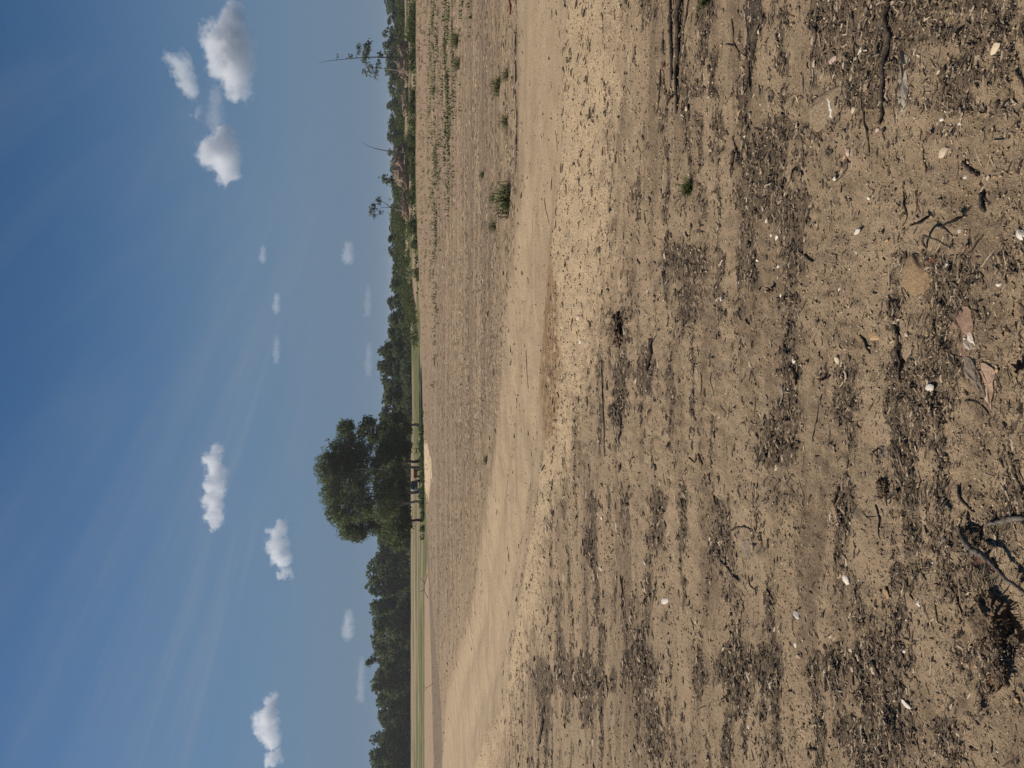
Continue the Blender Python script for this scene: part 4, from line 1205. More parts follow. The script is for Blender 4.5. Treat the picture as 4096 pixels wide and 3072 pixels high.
open_tree("shorter pale stemmed tree with drooping leaves beside the thin leaning tree", bx, by,
          [([loc(286, 1620), loc(286, 1575), loc(284, 1530), loc(280, 1490), loc(276, 1470)], .12)], .13,
          [(*loc(292, 1480)[:1], 0, loc(292, 1480)[2], 1.5, .9, .8), (*loc(272, 1515)[:1], 0, loc(272, 1515)[2], 1.2, .8, .7), (*loc(305, 1505)[:1], 0, loc(305, 1505)[2], 1.3, .8, .6), (*loc(300, 1460)[:1], 0, loc(300, 1460)[2], .6, .6, .5)], .26, 26, 6, 'paletrunk')
bx, by = 46.0, 150.0
bz = hz(bx, by)
open_tree("bare dead leaning stem beside the large brush pile", bx, by, [([loc(618, 1610), loc(617, 1553), loc(612, 1520), loc(606, 1490), loc(598, 1470), loc(586, 1452)], .13)], .2, [], mat='greybark')
bx, by = 34.5, 150.0
bz = hz(bx, by)
open_tree("small airy tree with an open ring of leaves on the skyline", bx, by, [([loc(845, 1620), loc(843, 1580), loc(838, 1545), loc(845, 1510)], .12), ([loc(843, 1570), loc(822, 1540), loc(812, 1525)], .10)], .14,
          [(*loc(815, 1518)[:1], 0, loc(815, 1518)[2], .9, .7, .6), (*loc(835, 1500)[:1], 0, loc(835, 1500)[2], .9, .8, .5), (*loc(855, 1487)[:1], 0, loc(855, 1487)[2], .9, .8, .5), (*loc(872, 1500)[:1], 0, loc(872, 1500)[2], .7, .6, .5), (*loc(860, 1525)[:1], 0, loc(860, 1525)[2], .6, .6, .5)], .26, 22, 6)
bx, by = 40.5, 150.0
bz = hz(bx, by)
open_tree("small dark bushy tree standing over the brush pile", bx, by, [([loc(728, 1600), loc(728, 1560), loc(726, 1530)], .12)], .14,
          [(*loc(728, 1540)[:1], 0, loc(728, 1540)[2], .9, .8, .9), (*loc(735, 1560)[:1], 0, loc(735, 1560)[2], 1.0, .8, .8), (*loc(745, 1565)[:1], 0, loc(745, 1565)[2], .8, .8, .6)], .26, 26, 8)


# ---- heaps of cleared brush on the hillside
def brush_pile(label, x, y, width, high, n_logs, seed):
    rg = np.random.default_rng(seed)
    z = hz(x, y)
    p = tag(empty("brush_pile", (x, y, z)), label, "brush pile", "piles of cleared brush on the hillside")
    bm = bmesh.new()
    bmesh.ops.create_icosphere(bm, subdivisions=4, radius=1)
    for v in bm.verts:
        n = float(fbm(np.array([v.co.x * 2 + 5]), np.array([v.co.y * 2 + v.co.z * 3 + seed]), 4, seed)[0])
        v.co = Vector((v.co.x * width * .5, v.co.y * width * .25, max(v.co.z, -.1) * high * .75)) * (.55 + .9 * n)
    me = bpy.data.meshes.new("soil_mound")
    bm.to_mesh(me)
    bm.free()
    me.materials.append(M['mound'])
    link("soil_mound", me, p)
    for i in range(n_logs):
        L = rg.uniform(1.2, 3.2)
        cx, cy = rg.normal(0, width * .24), rg.normal(-width * .08, width * .09)
        cz = max(high * (.75 - (abs(cx) / (width * .62)) ** 2) * rg.uniform(.4, 1.15), .15)
        d = np.array([rg.normal(0, 1), rg.normal(0, .5), rg.normal(.25, .55)])
        d /= np.linalg.norm(d)
        c = np.array([cx, cy, cz])
        b = rg.normal(0, .12, 3) * L
        T = Tubes()
        r = rg.uniform(.04, .12)
        T.add([c - d * L / 2, c - d * L / 5 + b * .6, c + d * L / 5 + b, c + d * L / 2], [r, r * .9, r * .7, r * .3], 5, .3, i)
        for _ in range(2):
            e = c + b + d * L * .2 + rg.normal(0, .3, 3) * L
            T.add([c + b * .5, e], [r * .5, r * .15], 4)
        link("branch", T.mesh("branch", M[('greybark', 'palewood', 'wood', 'palewood')[int(rg.integers(4))]]), p)
    T = Tubes()
    for i in range(n_logs * 9):
        cx, cy = rg.normal(0, width * .27), rg.normal(-width * .06, width * .11)
        cz = max(high * (.8 - (abs(cx) / (width * .62)) ** 2) * rg.uniform(.2, 1.1), .05)
        d = rg.normal(0, 1, 3) * np.array([1, .6, .7])
        d *= rg.uniform(.4, 1.2) / np.linalg.norm(d)
        c = np.array([cx, cy, cz])
        T.add([c - d / 2, c + rg.normal(0, .08, 3), c + d / 2], [.03, .022, .01], 4)
    tag(link("twig_tangle", T.mesh("twig_tangle", M['greybark']), p), kind="stuff")
    return p


brush_pile("largest heap of grey cleared branches by the bare stem", 41.0, 143.0, 9.5, 3.4, 34, 61)
brush_pile("low brown heap of branches and soil left of the largest heap", 34.0, 143.0, 6.0, 1.7, 16, 62)
brush_pile("tan upturned root heap below the thin leaning tree", 60.0, 144.0, 5.0, 2.3, 16, 63)
brush_pile("round grey heap of roots above the tan root heap", 64.5, 146.0, 3.4, 2.2, 12, 64)
brush_pile("long low heap of pale branches right of the tan root heap", 54.0, 145.0, 5.5, 1.5, 12, 65)


# ---- things parked below the oaks
def box_bm(bm, x0, x1, y0, y1, z0, z1, taper=0.0, bev=0.0):
    vs = [bm.verts.new((x, y, z)) for z, k in ((z0, 0), (z1, taper)) for x, y in ((x0 + k, y0 + k), (x1 - k, y0 + k), (x1 - k, y1 - k), (x0 + k, y1 - k))]
    for q in ((3, 2, 1, 0), (4, 5, 6, 7), (0, 1, 5, 4), (1, 2, 6, 5), (2, 3, 7, 6), (3, 0, 4, 7)):
        bm.faces.new([vs[i] for i in q])
    if bev:
        bmesh.ops.bevel(bm, geom=bm.edges[:], offset=bev, segments=2, affect='EDGES')


def boxpart(name, parent, mat, *a, **k):
    bm = bmesh.new()
    box_bm(bm, *a, **k)
    me = bpy.data.meshes.new(name)
    bm.to_mesh(me)
    bm.free()
    me.materials.append(mat)
    return link(name, me, parent)


def wheel(parent, x, y, r, w):
    T = Tubes()
    T.add([(x - w / 2, y, r), (x - w / 2 + .02, y, r), (x + w / 2 - .02, y, r), (x + w / 2, y, r)], [r * .9, r, r, r * .9], 16)
    t = link("wheel", T.mesh("wheel", RUBBER), parent)
    H_ = Tubes()
    H_.add([(x - w / 2 - .01, y, r), (x + w / 2 + .01, y, r)], [r * .5, r * .5], 12)
    link("rim", H_.mesh("rim", STEEL), t)


RUBBER = speckled("tyre_rubber", (0.012, 0.012, 0.012), (0.03, 0.03, 0.03), 20)
STEEL = speckled("steel", (0.25, 0.25, 0.26), (0.4, 0.4, 0.4), 10, .4)
BLUE = speckled("blue_paint", (0.018, 0.04, 0.08), (0.028, 0.06, 0.11), 6, .35, .1)
GLASS = speckled("dark_glass", (0.03, 0.045, 0.05), (0.05, 0.07, 0.075), 3, .1, .0, spec=.5)
REDP = speckled("red_orange_paint", (0.17, 0.04, 0.02), (0.30, 0.095, 0.035), 9, .6, .3)
LAMP = speckled("lamp_glass", (0.6, 0.62, 0.66), (0.8, 0.82, 0.85), 20, .15, .1, spec=.5)
tx_, ty_ = -18.9, 141.0
trk = tag(empty("pickup_truck", (tx_, ty_, hz(tx_, ty_)), R(12)), "blue pickup truck parked in the shade under the oaks", "truck")
boxpart("body", trk, BLUE, -.9, .9, -2.3, 2.3, .45, 1.0, bev=.06)
boxpart("cab", trk, BLUE, -.82, .82, -.9, .9, 1.0, 1.62, taper=.16, bev=.04)
boxpart("windscreen", trk, GLASS, -.62, .62, -.94, -.80, 1.06, 1.50, bev=.01)
for s_ in (-1, 1):
    boxpart("headlight", trk, LAMP, s_ * .7 - .15, s_ * .7 + .15, -2.34, -2.28, .68, .86, bev=.02)
    boxpart("side_window", trk, GLASS, s_ * .74 - .06, s_ * .74 + .06, -.55, .6, 1.08, 1.48, bev=.01)
    for yy in (-1.45, 1.45):
        wheel(trk, s_ * .8, yy, .36, .22)
boxpart("bumper", trk, STEEL, -.85, .85, -2.42, -2.32, .42, .58, bev=.02)
cx_, cy_ = -16.4, 139.0
crt = tag(empty("farm_cart", (cx_, cy_, hz(cx_, cy_)), R(-20)), "small orange red farm cart standing beside the blue truck", "cart")
boxpart("cart_box", crt, REDP, -.55, .55, -.8, .8, .5, 1.15, taper=-.06, bev=.02)
boxpart("drawbar", crt, STEEL, -.05, .05, -1.7, -.8, .48, .56, bev=.01)
for s_ in (-1, 1):
    wheel(crt, s_ * .66, 0, .34, .16)
# forked dead trunks and leaning stems
def dead_stem(label, x, y, runs, r, mat='bark'):
    T = Tubes()
    for run in runs:
        n = len(run)
        T.add(run, [r * (1 - .6 * i / (n - 1)) for i in range(n)], 5, .25, 3)
    o = link("dead_tree", T.mesh("dead_tree", M[mat]), None, (x, y, hz(x, y)))
    return tag(o, label, "dead wood")


dead_stem("dark forked dead stem standing in the grass under the grove's right side", -11.0, 128, [[(0, 0, -.2), (.05, 0, .8), (0, .1, 1.7)], [(.03, 0, .9), (-.5, .1, 1.0), (-.9, .1, 1.35)], [(-.45, .1, 1.0), (-.8, 0, .6)]], .09)
dead_stem("thin dark dead stem leaning on the bank by the left field", -23.8, 60, [[(0, 0, -.1), (-.4, .1, .5), (-.9, .1, .9)], [(-.4, .1, .5), (-.25, .1, .8)]], .018)
dead_stem("tangled grey dead branch lying at the tip of the beige field", -20.4, 76, [[(-1.2, 0, .1), (-.4, .1, .5), (.6, 0, .35), (1.3, 0, .1)], [(-.3, 0, .4), (-.6, 0, 1.0)], [(.3, 0, .4), (.9, 0, .9)]], .06, 'palewood')


# ------------------------------------------------------------------ foreground: single stones, sticks, leaves, tufts
def stone_mesh(seed, mat, sub=2, flat=.62):
    rg = np.random.default_rng(seed)
    bm = bmesh.new()
    bmesh.ops.create_icosphere(bm, subdivisions=sub, radius=.5)
    cuts = rg.normal(size=(9, 3))
    cuts /= np.linalg.norm(cuts, axis=1)[:, None]
    lim = rg.uniform(.26, .44, 9)
    for v in bm.verts:
        p = np.array(v.co)
        for c, l in zip(cuts, lim):
            d = p @ c
            if d > l:
                p = p - c * (d - l) * .9
        p = p * (1 + .12 * (vnoise(np.array([p[0] * 7 + seed]), np.array([p[1] * 7 + p[2] * 5]), seed)[0] - .5))
        v.co = (p[0] * 1.12, p[1] * 1.12, p[2] * flat)
    me = bpy.data.meshes.new("stone")
    bm.to_mesh(me)
    bm.free()
    me.materials.append(mat)
    return me


for i, (x, y, w, d, c, lab) in enumerate(PEBBLES):
    rg = np.random.default_rng(900 + i)
    me = stone_mesh(400 + i, M[c], 3 if w > .02 else 2)
    o = link("pebble", me, None, (x, y, hz(x, y) + .12 * w))
    o.scale = (w * 1.08, max(d, .55 * w), w * rg.uniform(.75, 1.0))
    o.rotation_euler = (rg.normal(0, .22), rg.normal(0, .22), rg.normal(0, .35))
    tag(o, lab, "stone", "single stones lying on the foreground soil")

for i, (x, y, w, d, c, n, lab) in enumerate(ROCKS):
    me = stone_mesh(700 + i * 3, M[c], 4, .75)
    o = link(n, me, None, (x, y, hz(x, y) - .03 * w))
    o.scale = (w * .98, d * 1.0, w * .50)
    o.rotation_euler = (R(10), R(-4), R(8 * i))
    tag(o, lab, "rock")
    if i == 0:
        from mathutils.bvhtree import BVHTree
        tree = BVHTree.FromPolygons([v.co.copy() for v in me.vertices], [tuple(f.vertices) for f in me.polygons])
        T = Tubes()
        rv = np.random.default_rng(4)
        line = []
        for q in np.linspace(-.36, .34, 12):
            hit = tree.ray_cast(Vector((q, -.06 + .10 * q + rv.normal(0, .012), 2)), Vector((0, 0, -1)))[0]
            if hit:
                line.append((hit.x, hit.y, hit.z - .006))
        T.add(line, [.004 + .022 * abs(math.sin(3.0 * k)) * rv.uniform(.5, 1.2) for k in np.linspace(0.05, 1.0, len(line))], 7, .6, 3)
        link("quartz_vein", T.mesh("quartz_vein", M['white']), o)


def smooth_line(pts, k=5):
    P = [np.array(p, float) for p in pts]
    P = [2 * P[0] - P[1]] + P + [2 * P[-1] - P[-2]]
    out = []
    for i in range(1, len(P) - 2):
        for t in np.linspace(0, 1, k, endpoint=False):
            a, b, c, d = P[i - 1], P[i], P[i + 1], P[i + 2]
            out.append(.5 * (2 * b + (c - a) * t + (2 * a - 5 * b + 4 * c - d) * t * t + (3 * b - a - 3 * c + d) * t ** 3))
    out.append(P[-2])
    return np.array(out)


def stick_name(lab):
    for w in ("rootlet", "tendril", "branch", "root", "twig", "pole", "stem", "strip", "stub", "chunk"):
        if w in lab.split(",")[0].split():
            return {"strip": "metal_strip", "stub": "wood_stub", "chunk": "wood_chunk", "rootlet": "rootlet"}.get(w, w)
    return "stick"


for i, (pts, r, c, lab) in enumerate(STICKS):
    rg = np.random.default_rng(1300 + i)
    L = smooth_line(pts, 5)
    r = max(r * .9, .0025)
    n = len(L)
    z = height(L[:, 0], L[:, 1])
    zz = np.convolve(np.pad(z, 2, 'edge'), np.ones(5) / 5, 'valid')
    t = np.linspace(0, 1, n)
    lift = r * .75
    if "arching" in lab:
        lift = r * .9 + .035 * np.sin(t * math.pi)
    if "upright" in lab:
        lift = r + .05 * t
    wob = rg.normal(0, r * .18, (n, 2))
    P3 = np.stack([L[:, 0] + wob[:, 0], L[:, 1] + wob[:, 1], np.maximum(zz, z) + lift], -1)
    rad = r * (.72 + .38 * np.sin(np.clip(t * 1.1 + .15, 0, 1) * math.pi) + .22 * rg.normal(0, 1, n) * .5)
    rad = np.maximum(rad, r * .35)
    rad[0] *= .6
    rad[-1] *= .5
    o3 = P3.mean(0)
    o3[2] = zz.mean()
    T = Tubes()
    T.add(P3 - o3, rad, 8, .28, i)
    # a snag or two where the stick is thick
    if r > .005:
        for _ in range(2):
            k = int(rg.integers(2, n - 2))
            d = np.array([rg.normal(0, 1), rg.normal(0, 1), .5]) * r * 3.2
            T.add([P3[k] - o3, P3[k] - o3 + d * .6, P3[k] - o3 + d], [r * .45, r * .35, r * .15], 5, .2, 2)
    o = link(stick_name(lab), T.mesh("stick", M[c]), None, tuple(o3))
    tag(o, lab, "stick" if "root" not in stick_name(lab) else "root", "single sticks and roots on the foreground soil")


def leaf_mesh(size, curl, seed, mat):
    rg = np.random.default_rng(seed)
    n = 22
    top, ang = [], np.linspace(0, 2 * math.pi, n, endpoint=False)
    rr = .34 + .13 * np.cos(ang * 5 + rg.random() * 6) + .06 * rg.normal(0, 1, n)
    rr = np.clip(rr, .16, .52)
    x, y = rr * np.cos(ang) * 1.25, rr * np.sin(ang)
    ring2 = [(a, b, curl * (1.4 * b * b + .5 * a * a) + .05 * rg.normal()) for a, b in zip(x, y)]
    ring1 = [(a * .5, b * .5, curl * .5 * b * b + .02 * rg.normal()) for a, b in zip(x, y)]
    V = [(0, 0, 0)] + ring1 + ring2
    V = V + [(a, b, c - .02) for a, b, c in V]
    k, F = 1 + 2 * n, []
    for i in range(n):
        j = (i + 1) % n
        F += [(0, 1 + i, 1 + j), (1 + i, 1 + n + i, 1 + n + j, 1 + j), (k, k + 1 + j, k + 1 + i), (k + 1 + j, k + 1 + n + j, k + 1 + n + i, k + 1 + i),
              (1 + n + i, k + 1 + n + i, k + 1 + n + j, 1 + n + j)]
    me = bpy.data.meshes.new("dead_leaf")
    me.from_pydata([(a * size, b * size, c * size) for a, b, c in V], [], F)
    me.materials.append(mat)
    return me


for i, (x, y, s, c, lab) in enumerate(LEAVES):
    rg = np.random.default_rng(1500 + i)
    o = link("dead_leaf", leaf_mesh(s, rg.uniform(.7, 1.5), 50 + i, M[c]), None, (x, y, hz(x, y) + .012))
    o.rotation_euler = (R(25) + rg.normal(0, .3), rg.normal(0, .35), rg.random() * 6.28)
    tag(o, lab, "leaf")
    st = Tubes()
    st.add([(s * .4, 0, .02 * s), (s * .62, .05 * s, .1 * s), (s * .85, .02 * s, .08 * s)], [s * .018, s * .014, s * .012], 5)
    link("leaf_stalk", st.mesh("leaf_stalk", M['root']), o)


def blades(n, spread, h, width, rg, pos=None):
    """curved grass blades, three faces each"""
    if pos is None:
        a = rg.random(n) * 6.28
        q = rg.random(n) ** .7 * spread
        pos = np.stack([np.cos(a) * q, np.sin(a) * q * .7, np.zeros(n)], -1)
    hh = h * (.45 + .75 * rg.random(n))
    tv = np.array([(-.5, 0, 0), (.5, 0, 0), (-.42, .12, .45), (.42, .12, .45), (-.25, .42, .85), (.25, .42, .85), (-.04, .8, 1.0), (.04, .8, 1.0)])
    tf = np.array([(0, 1, 3, 2), (2, 3, 5, 4), (4, 5, 7, 6)])
    rm = rot_zxy(rg.random(n) * 6.28, rg.normal(-.25, .3, n), rg.normal(0, .2, n))
    wv = width * (.7 + .6 * rg.random(n))
    return scatter_np(tv, tf, pos, rm, np.stack([wv, hh * .8, hh], -1))


for i, (x, y, h, w, lab) in enumerate(TUFTS):
    rg = np.random.default_rng(1600 + i)
    n = int(90 + 160 * min(w / .6, 1))
    v, f = blades(n, w * .5, h * 1.3, max(.004, w * .016), rg)
    gz = hz(x, y)
    v[:, 2] += height(x + v[:, 0], y + v[:, 1]) - gz - .003
    o = link("grass_tuft", mesh_np("grass_tuft", v, f, GRASS), None, (x, y, gz))
    tag(o, lab, "grass", "green tufts on the bare ground")


def slab_mesh(pts, thick, mat, seed):
    rg = np.random.default_rng(seed)
    P = smooth_line(list(pts) + [pts[0]], 3)[:-1]
    c = P.mean(0)
    n = len(P)
    P = P + rg.normal(0, .03, P.shape) * np.linalg.norm(P - c, axis=1).mean()
    base = height(P[:, 0], P[:, 1])
    cz = float(base.mean())
    bot = [(p[0] - c[0], p[1] - c[1], base[i] - cz - .02) for i, p in enumerate(P)]
    top = [((p[0] - c[0]) * .95, (p[1] - c[1]) * .95, base[i] - cz + thick * .28 * rg.uniform(.45, .9)) for i, p in enumerate(P)]
    inn = [((p[0] - c[0]) * .5, (p[1] - c[1]) * .5, base[i] - cz + thick * .28 * rg.uniform(.75, 1.25)) for i, p in enumerate(P)]
    V = bot + top + inn + [(0, 0, thick * .3)]
    F = []
    for i in range(n):
        j = (i + 1) % n
        F += [(i, j, n + j, n + i), (n + i, n + j, 2 * n + j, 2 * n + i), (2 * n + i, 2 * n + j, 3 * n)]
    F.append(tuple(range(n - 1, -1, -1)))
    me = bpy.data.meshes.new("slab")
    me.from_pydata([tuple(map(float, v)) for v in V], [], F)
    me.materials.append(mat)
    bm = bmesh.new()
    bm.from_mesh(me)
    bmesh.ops.recalc_face_normals(bm, faces=bm.faces[:])
    bm.to_mesh(me)
    bm.free()
    return me, (float(c[0]), float(c[1]), cz)


for i, (pts, th, c, nm, lab) in enumerate(SLABS):
    me, at = slab_mesh(pts, th, M[c], 1700 + i)
    o = link(nm, me, None, at)
    tag(o, lab, {"flat_bark": "bark", "stone_shard": "stone", "rotten_log": "log", "bark_chip": "bark", "soil_flake": "soil"}[nm])

# the uprooted clod with its hollow and rootlets
def soil_clod(label, x, y, w, d, h, seed):
    t = tag(empty("soil_clod", (x, y, hz(x, y)), R(-12)), label, "soil clod")
    rg = np.random.default_rng(seed)
    bm = bmesh.new()
    bmesh.ops.create_icosphere(bm, subdivisions=5, radius=1)
    for v in bm.verts:
        p = np.array(v.co)
        n = fbm(np.array([p[0] * 3 + 7]), np.array([p[1] * 3 + p[2] * 2.3]), 5, seed, .6)[0] - .5
        p = p * (1 + .75 * n)
        # hollow on the near side
        g = math.exp(-(((p[0] - .15) / .55) ** 2 + ((p[1] + .9) / .45) ** 2 + ((p[2] - .2) / .5) ** 2))
        p = p + np.array([0, .42, -.1]) * g
        v.co = (p[0] * w / 2, p[1] * d / 2, max(p[2], -.4) * h)
    me = bpy.data.meshes.new("soil_lump")
    bm.to_mesh(me)
    bm.free()
    me.materials.append(M['clod'])
    link("soil_lump", me, t)
    for k in range(16):
        a = rg.uniform(-2.6, .6)
        p0 = np.array([math.cos(a) * w * .36, math.sin(a) * d * .3, h * rg.uniform(.2, .8)])
        d_ = np.array([math.cos(a), math.sin(a), rg.uniform(.0, .9)]) * w * rg.uniform(.15, .42)
        T = Tubes()
        T.add(smooth_line([p0, p0 + d_ * .5 + rg.normal(0, .1 * w, 3) * .4, p0 + d_ + rg.normal(0, .1 * w, 3) * .5], 4), np.linspace(.0022, .0009, 9), 5)
        link("rootlet", T.mesh("rootlet", M['root']), t)
    return t


soil_clod("uprooted soil clod with a dark hollow and dangling rootlets", -.655, 1.87, .15, .12, .038, 12)
soil_clod("crumbly dark clod with a black pit on the gravel band", .43, 5.72, .26, .30, .05, 13)
soil_clod("loose grey clump of soil and fibres on bare ground", -.36, 2.36, .055, .07, .022, 14)
soil_clod("shredded fibrous clod near the rust stained soil", -.79, 1.82, .07, .06, .02, 15)

# ------------------------------------------------------------------ countless litter, as stuff
# a split splinter (open underneath, lying on the soil) and a smaller crumb of bark
CHIP_T = np.array([(-.5, -.5, 0), (-.5, .05, 1), (-.5, .5, 0), (.05, -.45, .1), (.05, .1, 1.25), (.05, .55, .1), (.5, -.25, 0), (.5, .05, .8), (.5, .35, 0)])
CHIP_F = np.array([(0, 3, 4, 1), (1, 4, 5, 2), (3, 6, 7, 4), (4, 7, 8, 5)])
BIT_T = np.array([(-.5, -.5, 0), (-.42, .05, 1), (-.5, .5, 0), (.5, -.35, 0), (.40, .05, .85), (.5, .4, 0)])
BIT_F = np.array([(0, 3, 4, 1), (1, 4, 5, 2)])


def sample_ground(n, y0, y1, weight, rg, power=1.6):
    """points thinning out with distance; weight(x, y) in 0..1 keeps or drops them"""
    u = rg.random(n)
    a = 1 - power
    y = (y0 ** a + u * (y1 ** a - y0 ** a)) ** (1 / a)
    x = (rg.random(n) * 2 - 1) * (0.60 * y + .25)
    keep = rg.random(n) < weight(x, y)
    return x[keep], y[keep]


def litter(name, label, x, y, ln, wd, th, mat, rg, sink=.2, tilt=.25, cat="litter", simple=False, across=.7):
    n = len(x)
    z = height(x, y)
    s = np.stack([ln, wd, th], -1)
    rm = rot_zxy(np.where(rg.random(n) < across, rg.normal(0, .38, n), rg.random(n) * 6.28), rg.normal(0, tilt, n), rg.normal(0, tilt, n))
    T = np.repeat((BIT_T if simple else CHIP_T)[None], n, 0)
    T = T + rg.normal(0, .10, T.shape) * np.array([.6, 1, .6])
    bend = rg.normal(0, .9, n)
    if not simple:
        T[:, 3:6, 1] += bend[:, None]
    v, f = scatter_np(T, BIT_F if simple else CHIP_F, np.stack([x, y, z - sink * th], -1), rm, s)
    o = link(name, mesh_np(name, v, f, mat))
    return tag(o, label, cat, kind="stuff")


WOODCHIP = by_island("wood_chips", [(0.0, (0.04, 0.031, 0.023)), (0.35, (0.095, 0.071, 0.05)), (0.7, (0.18, 0.133, 0.09)), (0.9, (0.30, 0.225, 0.15)), (1.0, (0.46, 0.37, 0.27))], .95, 90)
CHAFF = by_island("field_chaff", [(0.0, (0.08, 0.06, 0.044)), (0.35, (0.17, 0.128, 0.09)), (0.7, (0.28, 0.212, 0.145)), (1.0, (0.48, 0.38, 0.27))], .95, 20)
CRUMB = by_island("soil_crumbs", [(0.0, (0.17, 0.12, 0.075)), (0.5, (0.30, 0.214, 0.13)), (1.0, (0.40, 0.295, 0.19))], .95, 60, .8)
FIELDCLOD = by_island("field_clod_soil", [(0.0, (0.20, 0.143, 0.09)), (1.0, (0.40, 0.295, 0.19))], .95, 12, .6)
GRAVEL = by_island("pale_gravel", [(0.0, (0.33, 0.235, 0.14)), (0.5, (0.47, 0.35, 0.215)), (0.88, (0.56, 0.44, 0.29)), (1.0, (0.70, 0.62, 0.50))], .8, 90, .4)
rg = np.random.default_rng(42)

# mulch: dense splinters in the dark patches
x, y = sample_ground(250000, 1.35, 16, lambda x, y: np.clip(mulch_mask(x, y), 0, 1) ** 1.2, rg, 1.9)
n = len(x)
ln = (.009 + .030 * rg.random(n) ** 2.4) * np.clip(y / 3, .7, 3.5) ** .7
litter("wood_mulch", "dark shredded wood mulch lying in patches over the soil", x, y, ln, ln * rg.uniform(.10, .26, n), ln * rg.uniform(.09, .22, n), WOODCHIP, rg, .1, .2)
# twigs and chips over all of the near ground
x, y = sample_ground(46000, 1.35, 14, lambda x, y: (.09 + .7 * ss(.44, .64, fbm(x * 1.2, y * 4.6, 4, 61, .62))) * (1 - .85 * track_mask(x, y)[0]), rg, 1.9)
n = len(x)
ln = (.008 + .038 * rg.random(n) ** 3) * np.clip(y / 3, .7, 4) ** .8
litter("wood_litter", "small dark wood splinters and bark bits strewn over the soil", x, y, ln, ln * rg.uniform(.12, .34, n), ln * rg.uniform(.09, .22, n), WOODCHIP, rg, .3, .12)
# the finest bits, everywhere
x, y = sample_ground(130000, 1.35, 13, lambda x, y: (.20 + .8 * ss(.42, .62, fbm(x * 1.5, y * 6, 5, 63, .62))) * (1 - .8 * track_mask(x, y)[0]) * (1 - .85 * track_mask(x, y)[1]), rg, 1.95)
n = len(x)
ln = (.0035 + .011 * rg.random(n) ** 2.2) * np.clip(y / 2.6, .8, 5) ** .9
litter("bark_crumbs", "finest bark crumbs and dark specks over the near soil", x, y, ln, ln * rg.uniform(.2, .5, n), ln * rg.uniform(.08, .25, n), WOODCHIP, rg, .3, .2, simple=True)
# long thin twigs
x, y = sample_ground(5200, 1.35, 15, lambda x, y: .25 + .7 * mulch_mask(x, y), rg, 1.8)
n = len(x)
ln = (.03 + .07 * rg.random(n) ** 2) * np.clip(y / 3, .7, 4) ** .6
litter("fine_twigs", "fine thin twigs and rootlets scattered over the soil", x, y, ln, ln * rg.uniform(.03, .06, n), ln * rg.uniform(.03, .06, n), WOODCHIP, rg, .0, .12)
# chaff of the field


def chaff_weight(x, y):
    far = yline(TRACK_FAR, x)
    ok = (y < yline(FIELD_EDGE, x)) & ~((x < -15.5) & (y > yline(BRUSH_SHADE_NEAR, x)))
    return ok * ss(-.12, .5, (y - far) / far) * (.10 + .9 * ss(.44, .60, fbm(x * .07, y * 1.0, 4, 67, .6)))


x, y = sample_ground(190000, 11, 125, chaff_weight, rg, 1.75)
n = len(x)
ln = (.03 + .15 * rg.random(n) ** 3) * np.clip(y / 20, .6, 3) ** .6
litter("field_chaff", "brown stalks and chaff strewn over the bare field", x, y, ln, ln * rg.uniform(.08, .22, n), ln * rg.uniform(.04, .12, n), CHAFF, rg, .15, .12, simple=True)

# crumbs of soil and gravel: small rough stones
bm = bmesh.new()
bmesh.ops.create_icosphere(bm, subdivisions=1, radius=.5)
PEB_T = np.array([v.co[:] for v in bm.verts])
PEB_F = np.array([[v.index for v in f.verts] for f in bm.faces])
bm.free()
OCT_T = np.array([(.5, 0, 0), (.1, .48, .05), (-.5, .05, 0), (-.08, -.5, -.03), (.04, -.03, .5), (0, 0, -.5)])
OCT_F = np.array([(0, 1, 4), (1, 2, 4), (2, 3, 4), (3, 0, 4), (1, 0, 5), (2, 1, 5), (3, 2, 5), (0, 3, 5)])


def grit(name, label, x, y, size, flat, mat, rg, sink=.25, fine=False):
    n = len(x)
    tv, tf = (OCT_T, OCT_F) if fine else (PEB_T, PEB_F)
    T = np.repeat(tv[None], n, 0) * (1 + rg.normal(0, .16, (n, len(tv), 1)))
    s = np.stack([size * rg.uniform(.8, 1.3, n), size * rg.uniform(.7, 1.1, n), size * flat], -1)
    rm = rot_zxy(rg.random(n) * 6.28, rg.normal(0, .3, n), rg.normal(0, .3, n))
    v, f = scatter_np(T, tf, np.stack([x, y, height(x, y) + size * flat * (.5 - sink)], -1), rm, s)
    return tag(link(name, mesh_np(name, v, f, mat)), label, "gravel", kind="stuff")


x, y = sample_ground(40000, 1.35, 12, lambda x, y: (.12 + .88 * ss(.46, .64, fbm(x * 1.6, y * 5, 4, 71))) * (1 - .8 * track_mask(x, y)[0]), rg, 1.9)
n = len(x)
grit("soil_crumbs", "crumbs and small clods of tan soil over the near ground", x, y, (.004 + .016 * rg.random(n) ** 3) * np.clip(y / 3, .7, 4) ** .8, .45, CRUMB, rg, .3, True)
x, y = sample_ground(95000, 3.5, 24, lambda x, y: np.clip(track_mask(x, y)[1] * 1.0, 0, 1) * ss(.22, .55, fbm(x * 1.0, y * 2.4, 3, 73)), rg, 1.8)
n = len(x)
grit("pale_gravel", "pale gravel spilled along the near side of the track", x, y, (.005 + .020 * rg.random(n) ** 4) * np.clip(y / 6, .8, 3) ** .6, .5, GRAVEL, rg, .35, True)
x, y = sample_ground(36000, 1.35, 10, lambda x, y: .2 + .5 * ss(.5, .65, fbm(x * 2, y * 2, 3, 79)), rg, 1.9)
n = len(x)
grit("pale_grit", "fine pale quartz grit sprinkled on the near soil", x, y, (.0026 + .0085 * rg.random(n) ** 4) * np.clip(y / 2.5, .8, 3.5) ** .8, .6, GRAVEL, rg, .1, True)
